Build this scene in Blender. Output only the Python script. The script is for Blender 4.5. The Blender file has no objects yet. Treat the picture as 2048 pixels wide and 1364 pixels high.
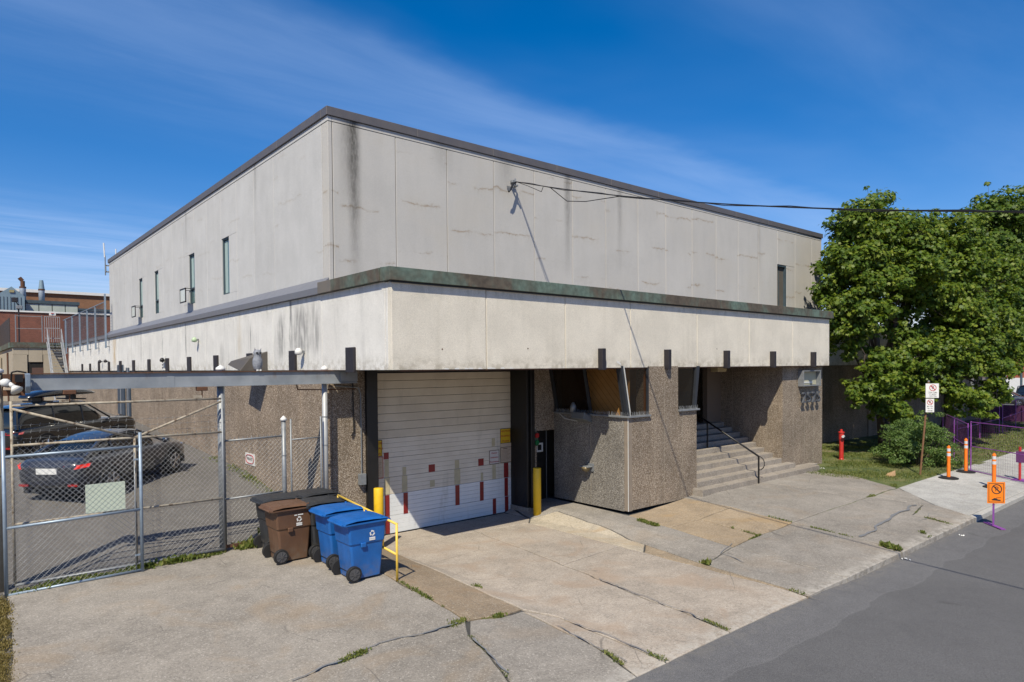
import bpy, bmesh, math, random
import numpy as np
from mathutils import Vector, Matrix, Euler, noise as mnoise

random.seed(7); rng = np.random.default_rng(7)
S = bpy.context.scene
COL = S.collection
R = math.radians

# ------------------------------------------------------------------ camera
cd = bpy.data.cameras.new('camera'); cam = bpy.data.objects.new('camera', cd); COL.objects.link(cam)
cd.sensor_width = 36.0; cd.lens = 36.0 * 1340.0 / 2048.0
cd.shift_x = 0.0; cd.shift_y = 0.0388; cd.clip_end = 2000; cd.clip_start = 0.1
yaw, pit, rol = R(50), R(1.2), 0.00775
H = Vector((math.cos(yaw), math.sin(yaw), 0)); K = Vector((0, 0, 1)); R0 = Vector((math.sin(yaw), -math.cos(yaw), 0))
Fv = H * math.cos(pit) - K * math.sin(pit); U0 = H * math.sin(pit) + K * math.cos(pit)
Rv = R0 * math.cos(rol) - U0 * math.sin(rol); Uv = R0 * math.sin(rol) + U0 * math.cos(rol)
mw = Matrix((Rv, Uv, -Fv)).transposed().to_4x4(); mw.translation = Vector((0, 0, 4.0)); cam.matrix_world = mw
S.camera = cam

# ------------------------------------------------------------------ sun and sky
SUN = Vector((0.64, 0.52, -1.0)).normalized()          # direction the light travels
sl = bpy.data.lights.new('sun', 'SUN'); sl.energy = 5.0; sl.angle = R(0.53); sl.color = (1.0, 0.92, 0.75)
so = bpy.data.objects.new('sun', sl); COL.objects.link(so); so.location = (0, 0, 40)
so.rotation_euler = SUN.to_track_quat('-Z', 'Y').to_euler()
sun_el = math.asin(-SUN.z); sun_az = math.atan2(-SUN.x, -SUN.y)   # azimuth clockwise from +Y
W = bpy.data.worlds.new('World'); S.world = W; W.use_nodes = True
wn = W.node_tree; wn.nodes.clear()
def wnode(t, **k):
    n = wn.nodes.new(t)
    for a, b in k.items(): setattr(n, a, b)
    return n
def wl(a, b): wn.links.new(a, b)
sky = wnode('ShaderNodeTexSky', sky_type='NISHITA', sun_disc=False)
sky.sun_elevation = sun_el; sky.sun_rotation = sun_az; sky.altitude = 50; sky.air_density = 1.0; sky.dust_density = 0.35; sky.ozone_density = 2.2
def wm(op, a, b=None, c=None, clamp=False):
    n = wnode('ShaderNodeMath', operation=op, use_clamp=clamp)
    for i, v in enumerate((a, b, c)):
        if v is None: continue
        if isinstance(v, (int, float)): n.inputs[i].default_value = v
        else: wl(v, n.inputs[i])
    return n.outputs[0]
def wramp(v, a, b):
    n = wnode('ShaderNodeMapRange', interpolation_type='SMOOTHSTEP'); n.inputs['From Min'].default_value = a; n.inputs['From Max'].default_value = b
    wl(v, n.inputs['Value']); return n.outputs[0]
tc = wnode('ShaderNodeTexCoord'); sp = wnode('ShaderNodeSeparateXYZ'); wl(tc.outputs['Generated'], sp.inputs[0])
zc = wm('MAXIMUM', sp.outputs[2], 0.03)
qx = wm('DIVIDE', sp.outputs[0], zc); qy = wm('DIVIDE', sp.outputs[1], zc)
def wnoise(sx, sy, scale, detail, off=0.0, dist=0.0):
    cb = wnode('ShaderNodeCombineXYZ'); wl(wm('MULTIPLY', qx, sx), cb.inputs[0]); wl(wm('MULTIPLY', qy, sy), cb.inputs[1]); cb.inputs[2].default_value = off
    n = wnode('ShaderNodeTexNoise'); n.inputs['Scale'].default_value = scale; n.inputs['Detail'].default_value = detail; n.inputs['Roughness'].default_value = 0.6
    n.inputs['Distortion'].default_value = dist
    wl(cb.outputs[0], n.inputs['Vector']); return n.outputs['Fac']
fine = wnoise(0.40, 1.7, 1.8, 7, 3.1, 0.35); broad = wnoise(0.35, 0.9, 0.9, 4, 8.7, 0.3)
tilt = wm('ADD', qy, wm('MULTIPLY', wm('SUBTRACT', wnoise(1, 1, 1.6, 4, 1.0), 0.5), 0.30))
tilt = wm('SUBTRACT', tilt, wm('MULTIPLY', wramp(qx, 1.9, 0.3), -0.10))
# three cirrus sheets that run along the street direction, each with a firmer southern rim and a wispy tail
b1 = wm('MULTIPLY', wramp(tilt, 1.78, 2.02), wramp(tilt, 3.6, 1.95))
b2 = wm('MULTIPLY', wm('MULTIPLY', wramp(tilt, 0.15, 0.75), wramp(tilt, 1.45, 0.8)), 0.6)
b3 = wramp(tilt, 4.2, 6.5)
def wisps(b, lo, hi, k):
    return wm('MULTIPLY', wm('MULTIPLY', b, wramp(fine, lo, hi)), k)
c = wm('ADD', wisps(b1, -0.2, 1.0, 0.30), wisps(b2, -0.1, 1.0, 0.20))
c = wm('ADD', c, wisps(b3, 0.25, 0.85, 0.50))
c = wm('ADD', c, wm('MULTIPLY', wramp(broad, 0.45, 0.8), 0.08), clamp=True)
hs = wnode('ShaderNodeHueSaturation'); hs.inputs['Saturation'].default_value = 1.50; hs.inputs['Value'].default_value = 1.16
wl(sky.outputs[0], hs.inputs['Color'])
tn = wnode('ShaderNodeMix', data_type='RGBA', blend_type='MULTIPLY'); tn.inputs['Factor'].default_value = 1; wl(hs.outputs[0], tn.inputs['A']); tn.inputs['B'].default_value = (1.12, .92, 1.06, 1)
mx = wnode('ShaderNodeMix', data_type='RGBA'); wl(c, mx.inputs['Factor']); wl(tn.outputs['Result'], mx.inputs['A']); mx.inputs['B'].default_value = (5.2, 6.8, 10.0, 1)
bg = wnode('ShaderNodeBackground'); wl(mx.outputs['Result'], bg.inputs['Color']); bg.inputs['Strength'].default_value = 0.085
wo = wnode('ShaderNodeOutputWorld'); wl(bg.outputs[0], wo.inputs['Surface'])
vs = S.view_settings; vs.view_transform = 'Standard'; vs.look = 'None'; vs.gamma = 1; vs.exposure = 0.30; vs.use_curve_mapping = False

# ------------------------------------------------------------------ object helpers
def tag(o, label=None, cat=None, group=None, kind=None):
    if label: o['label'] = label
    if cat: o['category'] = cat
    if group: o['group'] = group
    if kind: o['kind'] = kind
    return o
def thing(name, label, cat, loc=(0, 0, 0), group=None, rz=0.0):
    o = bpy.data.objects.new(name, None); COL.objects.link(o); o.location = loc; o.rotation_euler = (0, 0, rz); o.empty_display_size = .2
    return tag(o, label, cat, group)
def origin(p):
    v = Vector((0, 0, 0))
    while p is not None: v += Vector(p.location); p = p.parent
    return v
class MB:
    """collects shapes; build() links them as ONE mesh object"""
    def __init__(s): s.v = []; s.f = []
    def add(s, vs, fs):
        n = len(s.v); s.v += [tuple(p) for p in vs]; s.f += [tuple(i + n for i in f) for f in fs]; return s
    def box(s, x0, x1, y0, y1, z0, z1):
        return s.add([(x, y, z) for z in (z0, z1) for y in (y0, y1) for x in (x0, x1)],
                     [(0, 2, 3, 1), (4, 5, 7, 6), (0, 1, 5, 4), (2, 6, 7, 3), (0, 4, 6, 2), (1, 3, 7, 5)])
    def quad(s, a, b, c, d): return s.add([a, b, c, d], [(0, 1, 2, 3)])
    def tube(s, p0, p1, r, seg=10, r1=None, caps=True):
        p0 = Vector(p0); p1 = Vector(p1); d = (p1 - p0).normalized(); r1 = r if r1 is None else r1
        a = d.orthogonal().normalized() if abs(d.z) < .99 else Vector((1, 0, 0)); b = d.cross(a); vs = []
        for p, q in ((p0, r), (p1, r1)):
            for i in range(seg):
                t = 2 * math.pi * i / seg; vs.append(p + (a * math.cos(t) + b * math.sin(t)) * q)
        fs = [(i, (i + 1) % seg, seg + (i + 1) % seg, seg + i) for i in range(seg)]
        if caps: fs += [tuple(range(seg))[::-1], tuple(range(seg, 2 * seg))]
        return s.add(vs, fs)
    def path(s, pts, r, seg=8):
        for a, b in zip(pts[:-1], pts[1:]): s.tube(a, b, r, seg)
        return s
    def prism(s, poly, axis, a, b):
        """poly of 2D points extruded along axis 'x','y','z' from a to b (2D = remaining axes in order)"""
        def P(p, t): return {'x': (t, p[0], p[1]), 'y': (p[0], t, p[1]), 'z': (p[0], p[1], t)}[axis]
        n = len(poly); vs = [P(p, a) for p in poly] + [P(p, b) for p in poly]
        fs = [tuple(range(n))[::-1], tuple(range(n, 2 * n))] + [(i, (i + 1) % n, n + (i + 1) % n, n + i) for i in range(n)]
        return s.add(vs, fs)
    def lathe(s, prof, c=(0, 0, 0), seg=20, ang=0.0):
        c = Vector(c); vs = []; fs = []
        for (r, z) in prof:
            for i in range(seg):
                t = 2 * math.pi * i / seg + ang; vs.append((c.x + r * math.cos(t), c.y + r * math.sin(t), c.z + z))
        for k in range(len(prof) - 1):
            for i in range(seg):
                j = (i + 1) % seg; fs.append((k * seg + i, k * seg + j, (k + 1) * seg + j, (k + 1) * seg + i))
        fs += [tuple(range(seg))[::-1], tuple((len(prof) - 1) * seg + i for i in range(seg))]
        return s.add(vs, fs)
    def build(s, name, m, parent=None, bevel=0.0, smooth=False, local=False, segs=1):
        off = Vector((0, 0, 0)) if (local or parent is None) else origin(parent)
        me = bpy.data.meshes.new(name); me.from_pydata([(a - off.x, b - off.y, c - off.z) for a, b, c in s.v], [], s.f)
        bm = bmesh.new(); bm.from_mesh(me); bmesh.ops.recalc_face_normals(bm, faces=bm.faces)
        if bevel > 0:
            bmesh.ops.bevel(bm, geom=[e for e in bm.edges if len(e.link_faces) == 2 and e.calc_face_angle(0) > .5], offset=bevel, segments=segs, affect='EDGES', profile=.6)
        bm.to_mesh(me); bm.free(); me.materials.append(m)
        if smooth:
            for p in me.polygons: p.use_smooth = True
        o = bpy.data.objects.new(name, me); COL.objects.link(o)
        if parent is not None: o.parent = parent
        return o
def copy_tree(o, parent=None):
    c = o.copy(); COL.objects.link(c); c.parent = parent
    for ch in list(o.children): copy_tree(ch, c)
    return c
def mesh_np(name, V, Fa, m, parent=None):
    """V (n,3), Fa (k,j) arrays -> object quickly"""
    me = bpy.data.meshes.new(name); k, j = Fa.shape
    me.vertices.add(len(V)); me.vertices.foreach_set('co', np.asarray(V, np.float32).ravel())
    me.loops.add(k * j); me.loops.foreach_set('vertex_index', Fa.astype(np.int32).ravel())
    me.polygons.add(k); me.polygons.foreach_set('loop_start', np.arange(0, k * j, j, dtype=np.int32)); me.polygons.foreach_set('loop_total', np.full(k, j, np.int32))
    me.update(calc_edges=True); me.materials.append(m)
    o = bpy.data.objects.new(name, me); COL.objects.link(o)
    if parent is not None: o.parent = parent
    return o

# ------------------------------------------------------------------ materials
class NT:
    def __init__(s, name):
        s.m = bpy.data.materials.new(name); s.m.use_nodes = True; s.t = s.m.node_tree; s.t.nodes.clear()
        g = s.n('ShaderNodeNewGeometry'); s.P = g.outputs['Position']; t = s.n('ShaderNodeTexCoord'); s.O = t.outputs['Object']
        q = s.n('ShaderNodeSeparateXYZ'); s.l(s.P, q.inputs[0]); s.x, s.y, s.z = q.outputs
        oi = s.n('ShaderNodeObjectInfo'); s.rnd = oi.outputs['Random']
    def n(s, t, **k):
        n = s.t.nodes.new(t)
        for a, b in k.items(): setattr(n, a, b)
        return n
    def l(s, a, b): s.t.links.new(a, b)
    def put(s, v, i):
        if v is None: return
        if isinstance(v, (int, float)): i.default_value = v
        elif isinstance(v, (tuple, list)): i.default_value = (tuple(v) + (1,))[:len(i.default_value)] if len(v) == 3 and len(i.default_value) == 4 else tuple(v)
        else: s.l(v, i)
    def ma(s, op, a, b=None, c=None, clamp=False):
        n = s.n('ShaderNodeMath', operation=op, use_clamp=clamp)
        for i, v in enumerate((a, b, c)): s.put(v, n.inputs[i])
        return n.outputs[0]
    def mul(s, a, b): return s.ma('MULTIPLY', a, b)
    def addm(s, a, b, clamp=False): return s.ma('ADD', a, b, clamp=clamp)
    def vec(s, x, y, z):
        n = s.n('ShaderNodeCombineXYZ')
        for i, v in enumerate((x, y, z)): s.put(v, n.inputs[i])
        return n.outputs[0]
    def sc(s, v, k):
        n = s.n('ShaderNodeMapping'); n.inputs['Scale'].default_value = k; s.l(v, n.inputs['Vector']); return n.outputs[0]
    def noise(s, scale, detail=4, v=None, rough=.55, dist=0.0, col=False):
        n = s.n('ShaderNodeTexNoise'); n.inputs['Scale'].default_value = scale; n.inputs['Detail'].default_value = detail; n.inputs['Roughness'].default_value = rough
        n.inputs['Distortion'].default_value = dist; s.l(v if v is not None else s.P, n.inputs['Vector']); return n.outputs['Color' if col else 'Fac']
    def vor(s, scale, v=None, feature='F1', out='Color', rand=1.0):
        n = s.n('ShaderNodeTexVoronoi', feature=feature); n.inputs['Scale'].default_value = scale; n.inputs['Randomness'].default_value = rand
        s.l(v if v is not None else s.P, n.inputs['Vector']); return n.outputs[out]
    def ch(s, c, i=0):
        n = s.n('ShaderNodeSeparateColor'); s.l(c, n.inputs[0]); return n.outputs[i]
    def mr(s, v, a, b, lo=0.0, hi=1.0, smooth=True):
        n = s.n('ShaderNodeMapRange', interpolation_type='SMOOTHSTEP' if smooth else 'LINEAR'); s.put(v, n.inputs['Value'])
        n.inputs['From Min'].default_value = a; n.inputs['From Max'].default_value = b; n.inputs['To Min'].default_value = lo; n.inputs['To Max'].default_value = hi
        return n.outputs[0]
    def ramp(s, v, stops, const=False):
        n = s.n('ShaderNodeValToRGB'); r = n.color_ramp; r.interpolation = 'CONSTANT' if const else 'LINEAR'
        while len(r.elements) < len(stops): r.elements.new(.5)
        for e, (p, c) in zip(r.elements, stops): e.position = p; e.color = tuple(c) + (1,) if len(c) == 3 else c
        s.put(v, n.inputs[0]); return n.outputs[0]
    def mix(s, f, a, b, mode='MIX'):
        n = s.n('ShaderNodeMix', data_type='RGBA', blend_type=mode); s.put(f, n.inputs['Factor']); s.put(a, n.inputs['A']); s.put(b, n.inputs['B']); return n.outputs['Result']
    def gauss(s, v, c, w):
        d = s.ma('ABSOLUTE', s.ma('SUBTRACT', v, c)); return s.mr(d, w, 0.0)
    def bump(s, h, st=.4, d=.01):
        n = s.n('ShaderNodeBump'); n.inputs['Strength'].default_value = st; n.inputs['Distance'].default_value = d; s.l(h, n.inputs['Height']); return n.outputs[0]
    def out(s, col, rough=.85, metal=0.0, nrm=None, spec=None, emit=None, estr=0.0, coat=0.0):
        b = s.n('ShaderNodeBsdfPrincipled'); s.put(s.mix(1.0, col, (KA, KA, KA), 'MULTIPLY'), b.inputs['Base Color']); s.put(rough, b.inputs['Roughness']); s.put(metal, b.inputs['Metallic'])
        if nrm is not None: s.l(nrm, b.inputs['Normal'])
        if spec is not None: b.inputs['Specular IOR Level'].default_value = spec
        if emit is not None: s.put(emit, b.inputs['Emission Color']); b.inputs['Emission Strength'].default_value = estr
        if coat: b.inputs['Coat Weight'].default_value = coat; b.inputs['Coat Roughness'].default_value = .08
        o = s.n('ShaderNodeOutputMaterial'); s.l(b.outputs[0], o.inputs[0]); return s.m
KA = .87        # one calibration factor for every base colour
MT = {}
def plain(name, c, rough=.6, metal=0.0, var=.12, scale=6, spec=None, coat=0.0, bumpk=0.0):
    """paint / plastic / metal with wear-like mottling"""
    if name in MT: return MT[name]
    n = NT(name); f = n.noise(scale, 5, v=n.O); g = n.noise(scale * 9, 3, v=n.O)
    k = n.mr(n.addm(n.mul(f, .7), n.mul(g, .3)), .25, .75, 1 - var, 1 + var, smooth=False)
    col = n.mix(1.0, c, n.vec(k, k, k), 'MULTIPLY')
    MT[name] = n.out(col, n.mr(f, .3, .7, rough * .85, min(1, rough * 1.15)), metal, n.bump(g, bumpk, .005) if bumpk else None, spec=spec, coat=coat)
    return MT[name]
def mat_upper(name, axis, streaks, base):
    n = NT(name); u = n.x if axis == 'x' else n.y
    f1 = n.noise(1.1, 5); f2 = n.noise(55, 3); f3 = n.noise(170, 2)
    vv = n.vec(u, n.mul(n.z, .16), 0.0); vst = n.noise(3.2, 5, v=vv)
    k = n.addm(n.addm(n.mr(f1, .3, .7, .95, 1.04), n.mr(vst, .3, .7, -.025, .02)), n.mr(f2, .3, .7, -.07, .07))
    k = n.addm(k, n.mr(f3, .3, .7, -.08, .08)); k = n.addm(k, n.mul(n.ma('SUBTRACT', n.rnd, .5), .05))
    col = n.mix(1.0, base, n.vec(k, k, k), 'MULTIPLY')
    if axis == 'x': col = n.mix(n.mul(n.mr(n.noise(.55, 6, rough=.65), .46, .66), .22), col, (.42, .38, .31))
    # hairline cracks bleeding rust
    cell = n.ma('FLOOR', n.ma('DIVIDE', n.ma('SUBTRACT', u, 7.2 if axis == 'x' else 15.0), 1.575))
    wn_ = n.n('ShaderNodeTexWhiteNoise', noise_dimensions='1D'); n.l(cell, wn_.inputs['W']); cr = wn_.outputs['Value']
    wob = n.mul(n.ma('SUBTRACT', n.noise(1.6, 6, rough=.7), .5), .35)
    zz = n.addm(n.addm(n.ma('DIVIDE', n.z, 1.25), n.mul(cr, .6)), n.addm(wob, n.mul(u, -.02)))
    sd = n.ma('SUBTRACT', n.ma('FRACT', zz), .5); fr = n.ma('ABSOLUTE', sd)
    present = n.mr(n.noise(.75, 4, v=n.sc(n.P, (1, 1, 2.0))), .48, .58)
    drip = n.mul(n.mul(n.mr(sd, -.20, .0), n.mr(sd, .012, -.004)), n.mr(n.noise(7, 6, v=n.vec(u, n.mul(n.z, .25), 0.0), rough=.7), .45, .72))
    col = n.mix(n.mul(n.mul(drip, present), .42 if axis == 'x' else .12), col, (.31, .26, .19))
    line = n.mul(n.mr(fr, .010, .002), present); halo = n.mul(n.mul(n.mr(fr, .05, .0), present), n.mr(n.noise(6, 6, rough=.7), .32, .66))
    amt = .70 if axis == 'x' else .22
    col = n.mix(n.mul(halo, amt), col, (.33, .255, .17)); col = n.mix(n.mul(line, amt * .55), col, (.17, .125, .085))
    # soot running down from the roof edge where water gets out
    for c0, w, top, ln, st in streaks:
        g = n.gauss(n.addm(u, n.mul(n.ma('SUBTRACT', n.noise(1.2, 2), .5), .10)), c0, w)
        fz = n.mr(n.z, top - ln, top)
        col = n.mix(n.mul(n.mul(n.mul(g, fz), n.mr(n.noise(26, 6, v=n.sc(n.P, (1, 1, .3))), .1, .75, .45, 1.0)), st), col, (.045, .043, .038))
    return n.out(col, .93, 0, n.bump(n.addm(f2, n.mul(f3, .7)), .35, .008), spec=.2)
M_upF = mat_upper('concrete_front', 'x', [(7.62, .24, 9.9, 4.9, .92), (7.45, .34, 9.9, 2.6, .45), (14.9, .22, 9.95, 3.8, .55), (17.35, .2, 9.9, 3.6, .35), (12.4, .5, 9.9, 1.3, .3), (10.2, .5, 9.9, 1.0, .25), (26.2, .2, 9.9, 3, .25)], (.515, .502, .478))
M_upL = mat_upper('concrete_side', 'y', [(19.9, .15, 9.9, 1.6, .35), (27.4, .15, 9.9, 1.5, .3)], (.525, .525, .520))
def mat_band(name, base, axis, streaks):
    n = NT(name); u = n.x if axis == 'x' else n.y
    f1 = n.noise(1.3, 5); f2 = n.noise(85, 3); f3 = n.vor(120)
    k = n.addm(n.mr(f1, .3, .7, .93, 1.05), n.addm(n.mr(f2, .3, .7, -.14, .12), n.mr(n.ch(f3), 0, 1, -.07, .05)))
    col = n.mix(1.0, base, n.vec(k, k, k), 'MULTIPLY')
    vst = n.noise(4.5, 6, v=n.vec(u, n.mul(n.z, .12), 0.0))
    col = n.mix(n.mul(n.mr(vst, .5, .72), .12 if axis == 'x' else .22), col, (.27, .27, .27) if axis == 'y' else (.33, .30, .22))
    lowz = n.mr(n.z, 4.35, 3.95); col = n.mix(n.mul(n.mul(lowz, n.mr(n.noise(6, 6), .4, .65)), .45), col, (.24, .20, .13))
    topz = n.mr(n.z, 5.35, 5.75); col = n.mix(n.mul(n.mul(topz, n.mr(n.noise(6, 5, v=n.vec(u, n.mul(n.z, .35), 0.0)), .45, .7)), .28), col, (.22, .24, .16))
    for c0, w, z0, z1, st, cc in streaks:
        g = n.gauss(n.addm(u, n.mul(n.ma('SUBTRACT', n.noise(3.5, 4), .5), w * .9)), c0, w)
        fz = n.mul(n.mr(n.z, z0, z0 + (z1 - z0) * .35), n.mr(n.z, z1 + .25, z1 - .25))
        col = n.mix(n.mul(n.mul(n.mul(g, fz), n.mr(n.noise(9, 6, v=n.vec(u, n.mul(n.z, .15), 0.0)), .28, .62)), st), col, cc)
    return n.out(col, .92, 0, n.bump(n.addm(f2, n.ch(f3)), .5, .008), spec=.2)
DK = (.085, .085, .09)
M_baF = mat_band('band_front', (.76, .71, .61), 'x', [])
M_baL = mat_band('band_side', (.76, .745, .705), 'y', [(16.2, .95, 4.1, 5.5, .62, DK), (15.35, .35, 4.1, 5.6, .5, DK), (17.55, .42, 4.0, 5.35, .62, DK), (19.9, .10, 4.4, 5.2, .7, DK), (26.9, .12, 4.3, 5.7, .85, DK), (16.9, .14, 4.3, 5.9, .8, DK), (22.6, .5, 4, 4.8, .3, DK), (30.5, .2, 4, 5.7, .4, DK), (41.0, .8, 3.9, 5.75, .75, (.50, .33, .13)), (20.9, .3, 4, 5.8, .35, (.52, .42, .26)), (34.5, .3, 4, 5.7, .3, DK)])
def mat_pebble(name, stops, scale=64, dark=.8, patch=(.24, .21, .175), pk=.2):
    n = NT(name); v = n.vor(scale); a = n.ch(v, 0); d = n.vor(scale, out='Distance')
    v2 = n.vor(scale * 1.9); col = n.ramp(n.addm(n.mul(a, .7), n.mul(n.ch(v2, 1), .3)), stops)
    big = n.noise(.9, 5); vs2 = n.noise(3.5, 5, v=n.sc(n.P, (1, 1, .12))); k = n.addm(n.mr(big, .3, .7, .84, 1.12), n.mr(vs2, .3, .7, -.10, .08)); col = n.mix(1.0, col, n.vec(k, k, k), 'MULTIPLY')
    ed = n.mr(d, .25, .7, 1.0, dark); col = n.mix(1.0, col, n.vec(ed, ed, ed), 'MULTIPLY')
    col = n.mix(n.mul(n.mr(n.noise(.6, 5, v=n.sc(n.P, (1, 1, .5))), .5, .75), pk), col, patch)
    lo = n.mul(n.mr(n.z, .55, .0), n.mr(n.noise(3, 5), .4, .65)); col = n.mix(n.mul(lo, .35), col, (.28, .255, .22))
    return n.out(col, .9, 0, n.bump(n.ma('SUBTRACT', 1.0, d), .75, .010), spec=.25)
PST = [(0.0, (.080, .059, .041)), (.25, (.185, .140, .098)), (.5, (.285, .225, .165)), (.7, (.385, .318, .248)), (.87, (.56, .48, .39)), (1.0, (.80, .73, .62))]
M_peb = mat_pebble('pebble_dash_brown', PST)
M_pebL = mat_pebble('pebble_dash_side', [(p, tuple(min(1, q * w) for q, w in zip(c_, (1.02, 1.0, 1.0)))) for p, c_ in PST], 52)
M_pebG = mat_pebble('pebble_dash_grey', [(0, (.06, .055, .05)), (.3, (.16, .145, .125)), (.6, (.27, .25, .22)), (.85, (.42, .39, .35)), (1, (.6, .58, .53))], 70, .85)
M_smooth = plain('smooth_render_tan', (.25, .205, .16), .9, var=.14, scale=5)
def mat_copper():
    n = NT('patinated_copper'); f = n.noise(.8, 5, rough=.6, dist=.3); g = n.noise(9, 5)
    vs_ = n.noise(4, 4, v=n.sc(n.P, (1, 1, .2)))
    col = n.ramp(n.addm(n.mul(f, .75), n.mul(vs_, .25)), [(.30, (.060, .046, .034)), (.43, (.100, .082, .060)), (.50, (.095, .112, .088)), (.60, (.115, .165, .135)), (.74, (.15, .22, .18))])
    k = n.mr(g, .3, .7, .8, 1.2); col = n.mix(1.0, col, n.vec(k, k, k), 'MULTIPLY')
    return n.out(col, .72, .1, n.bump(g, .15, .005))
M_cop = mat_copper()
M_fas = plain('fascia_grey', (.135, .125, .128), .5, .2, .10, 3)
M_flash = plain('flashing_blue_grey', (.20, .205, .23), .5, .2, .14, 4)
M_flash2 = plain('flashing_taupe', (.17, .15, .125), .6, .1, .14, 4)
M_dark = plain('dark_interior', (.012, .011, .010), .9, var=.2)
M_brownmetal = plain('brown_painted_metal', (.024, .021, .026), .55, .1, .2, 8)
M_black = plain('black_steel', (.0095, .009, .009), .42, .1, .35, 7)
M_joint = plain('joint_sealant', (.10, .09, .075), .9)
M_white = plain('white_paint', (.72, .72, .70), .55, 0, .08, 5)
M_galv = plain('galvanised_steel', (.25, .265, .28), .5, .35, .22, 12)
M_wire = plain('galvanised_wire', (.34, .35, .36), .42, .4, .3, 12)
M_bluepipe = plain('blue_grey_tube', (.27, .34, .42), .45, .35, .15, 9)
M_whitepipe = plain('pale_grey_pipe', (.40, .41, .42), .5, .2, .15, 5)
M_rust = plain('rusty_steel', (.12, .055, .03), .85, .15, .5, 12)
M_yel = plain('yellow_bollard_paint', (.80, .50, .015), .5, 0, .12, 7, bumpk=.1)
M_yel2 = plain('yellow_rail_paint', (.78, .52, .07), .5, 0, .14, 9)
M_red = plain('red_paint', (.50, .030, .022), .45, 0, .12, 7)
M_bblue = plain('blue_plastic', (.006, .105, .38), .42, 0, .10, 4)
M_bblack = plain('black_plastic', (.028, .030, .035), .5, 0, .2, 5)
M_bbrown = plain('brown_plastic', (.125, .062, .032), .5, 0, .12, 5)
def scuffed(name, c, pale):
    n = NT(name); f = n.noise(3, 5, v=n.O); g = n.noise(16, 7, v=n.sc(n.O, (1, 1, .35)), rough=.75); h_ = n.noise(60, 3, v=n.O)
    q = n.ma('FRACT', n.mul(n.rnd, 7.3)); k = n.mr(f, .3, .7, .84, 1.14); col = n.mix(1.0, c, n.vec(k, k, k), 'MULTIPLY')
    col = n.mix(n.mul(n.mr(g, .55, .75), .35), col, pale); sz = n.n('ShaderNodeSeparateXYZ'); n.l(n.O, sz.inputs[0])
    col = n.mix(n.mul(n.mr(sz.outputs[2], .45, .0), n.mul(n.mr(n.noise(7, 6, v=n.O), .35, .65), .45)), col, (.16, .14, .11))
    return n.out(col, n.mr(g, .3, .7, .38, .62), 0, n.bump(h_, .12, .004))
M_bblue = scuffed('blue_plastic_scuffed', (.007, .105, .37), (.07, .20, .45)); M_bblack = scuffed('black_plastic_scuffed', (.026, .028, .032), (.09, .09, .095)); M_bbrown = scuffed('brown_plastic_scuffed', (.12, .062, .034), (.20, .13, .09))
M_tyre = plain('rubber', (.012, .012, .013), .75, 0, .25, 12)
M_orange = plain('orange_plastic', (.90, .20, .012), .45, 0, .08, 7)
M_orsign = plain('orange_sign_face', (.86, .22, .006), .5, 0, .05, 4)
M_refl = plain('reflective_band', (.62, .64, .66), .3, .1, .08)
M_purple = plain('purple_tube', (.28, .075, .36), .5, .1, .15, 8)
M_purdark = plain('purple_wire', (.12, .030, .13), .6, .1, .2, 8)
M_bark = plain('bark', (.070, .056, .042), .95, 0, .4, 9, bumpk=.9)
M_darktext = plain('dark_print', (.02, .02, .022), .7)
M_redprint = plain('red_print', (.42, .012, .012), .6)
M_paper = plain('sun_bleached_paper', (.52, .41, .30), .8, 0, .1, 4)
M_yelsign = plain('yellow_sign_face', (.66, .42, .012), .6, 0, .12, 5)
M_chrome = plain('bright_metal', (.6, .6, .62), .2, .9, .1)
M_glassdark = plain('dark_glass', (.010, .013, .015), .06, 0, .1, spec=.8)
def mat_beam():
    n = NT('weathered_beam_paint'); v = n.noise(5, 6, v=n.sc(n.P, (1, 1, .3))); g = n.noise(2.0, 5)
    col = n.ramp(g, [(.3, (.20, .225, .25)), (.7, (.33, .355, .38))]); st = n.mul(n.mr(v, .52, .7), n.mr(n.z, 3.72, 3.98))
    col = n.mix(n.mul(st, .85), col, (.17, .085, .045)); return n.out(col, .55, .15, n.bump(v, .1, .004))
M_beam = mat_beam()
def mat_beige_tube():
    n = NT('flaking_beige_tube'); f = n.noise(9, 6, rough=.7)
    return n.out(n.ramp(f, [(.36, (.10, .06, .035)), (.46, (.33, .285, .22)), (.7, (.46, .42, .34))]), .7, .1, n.bump(f, .2, .004))
M_beige = mat_beige_tube()
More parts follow.
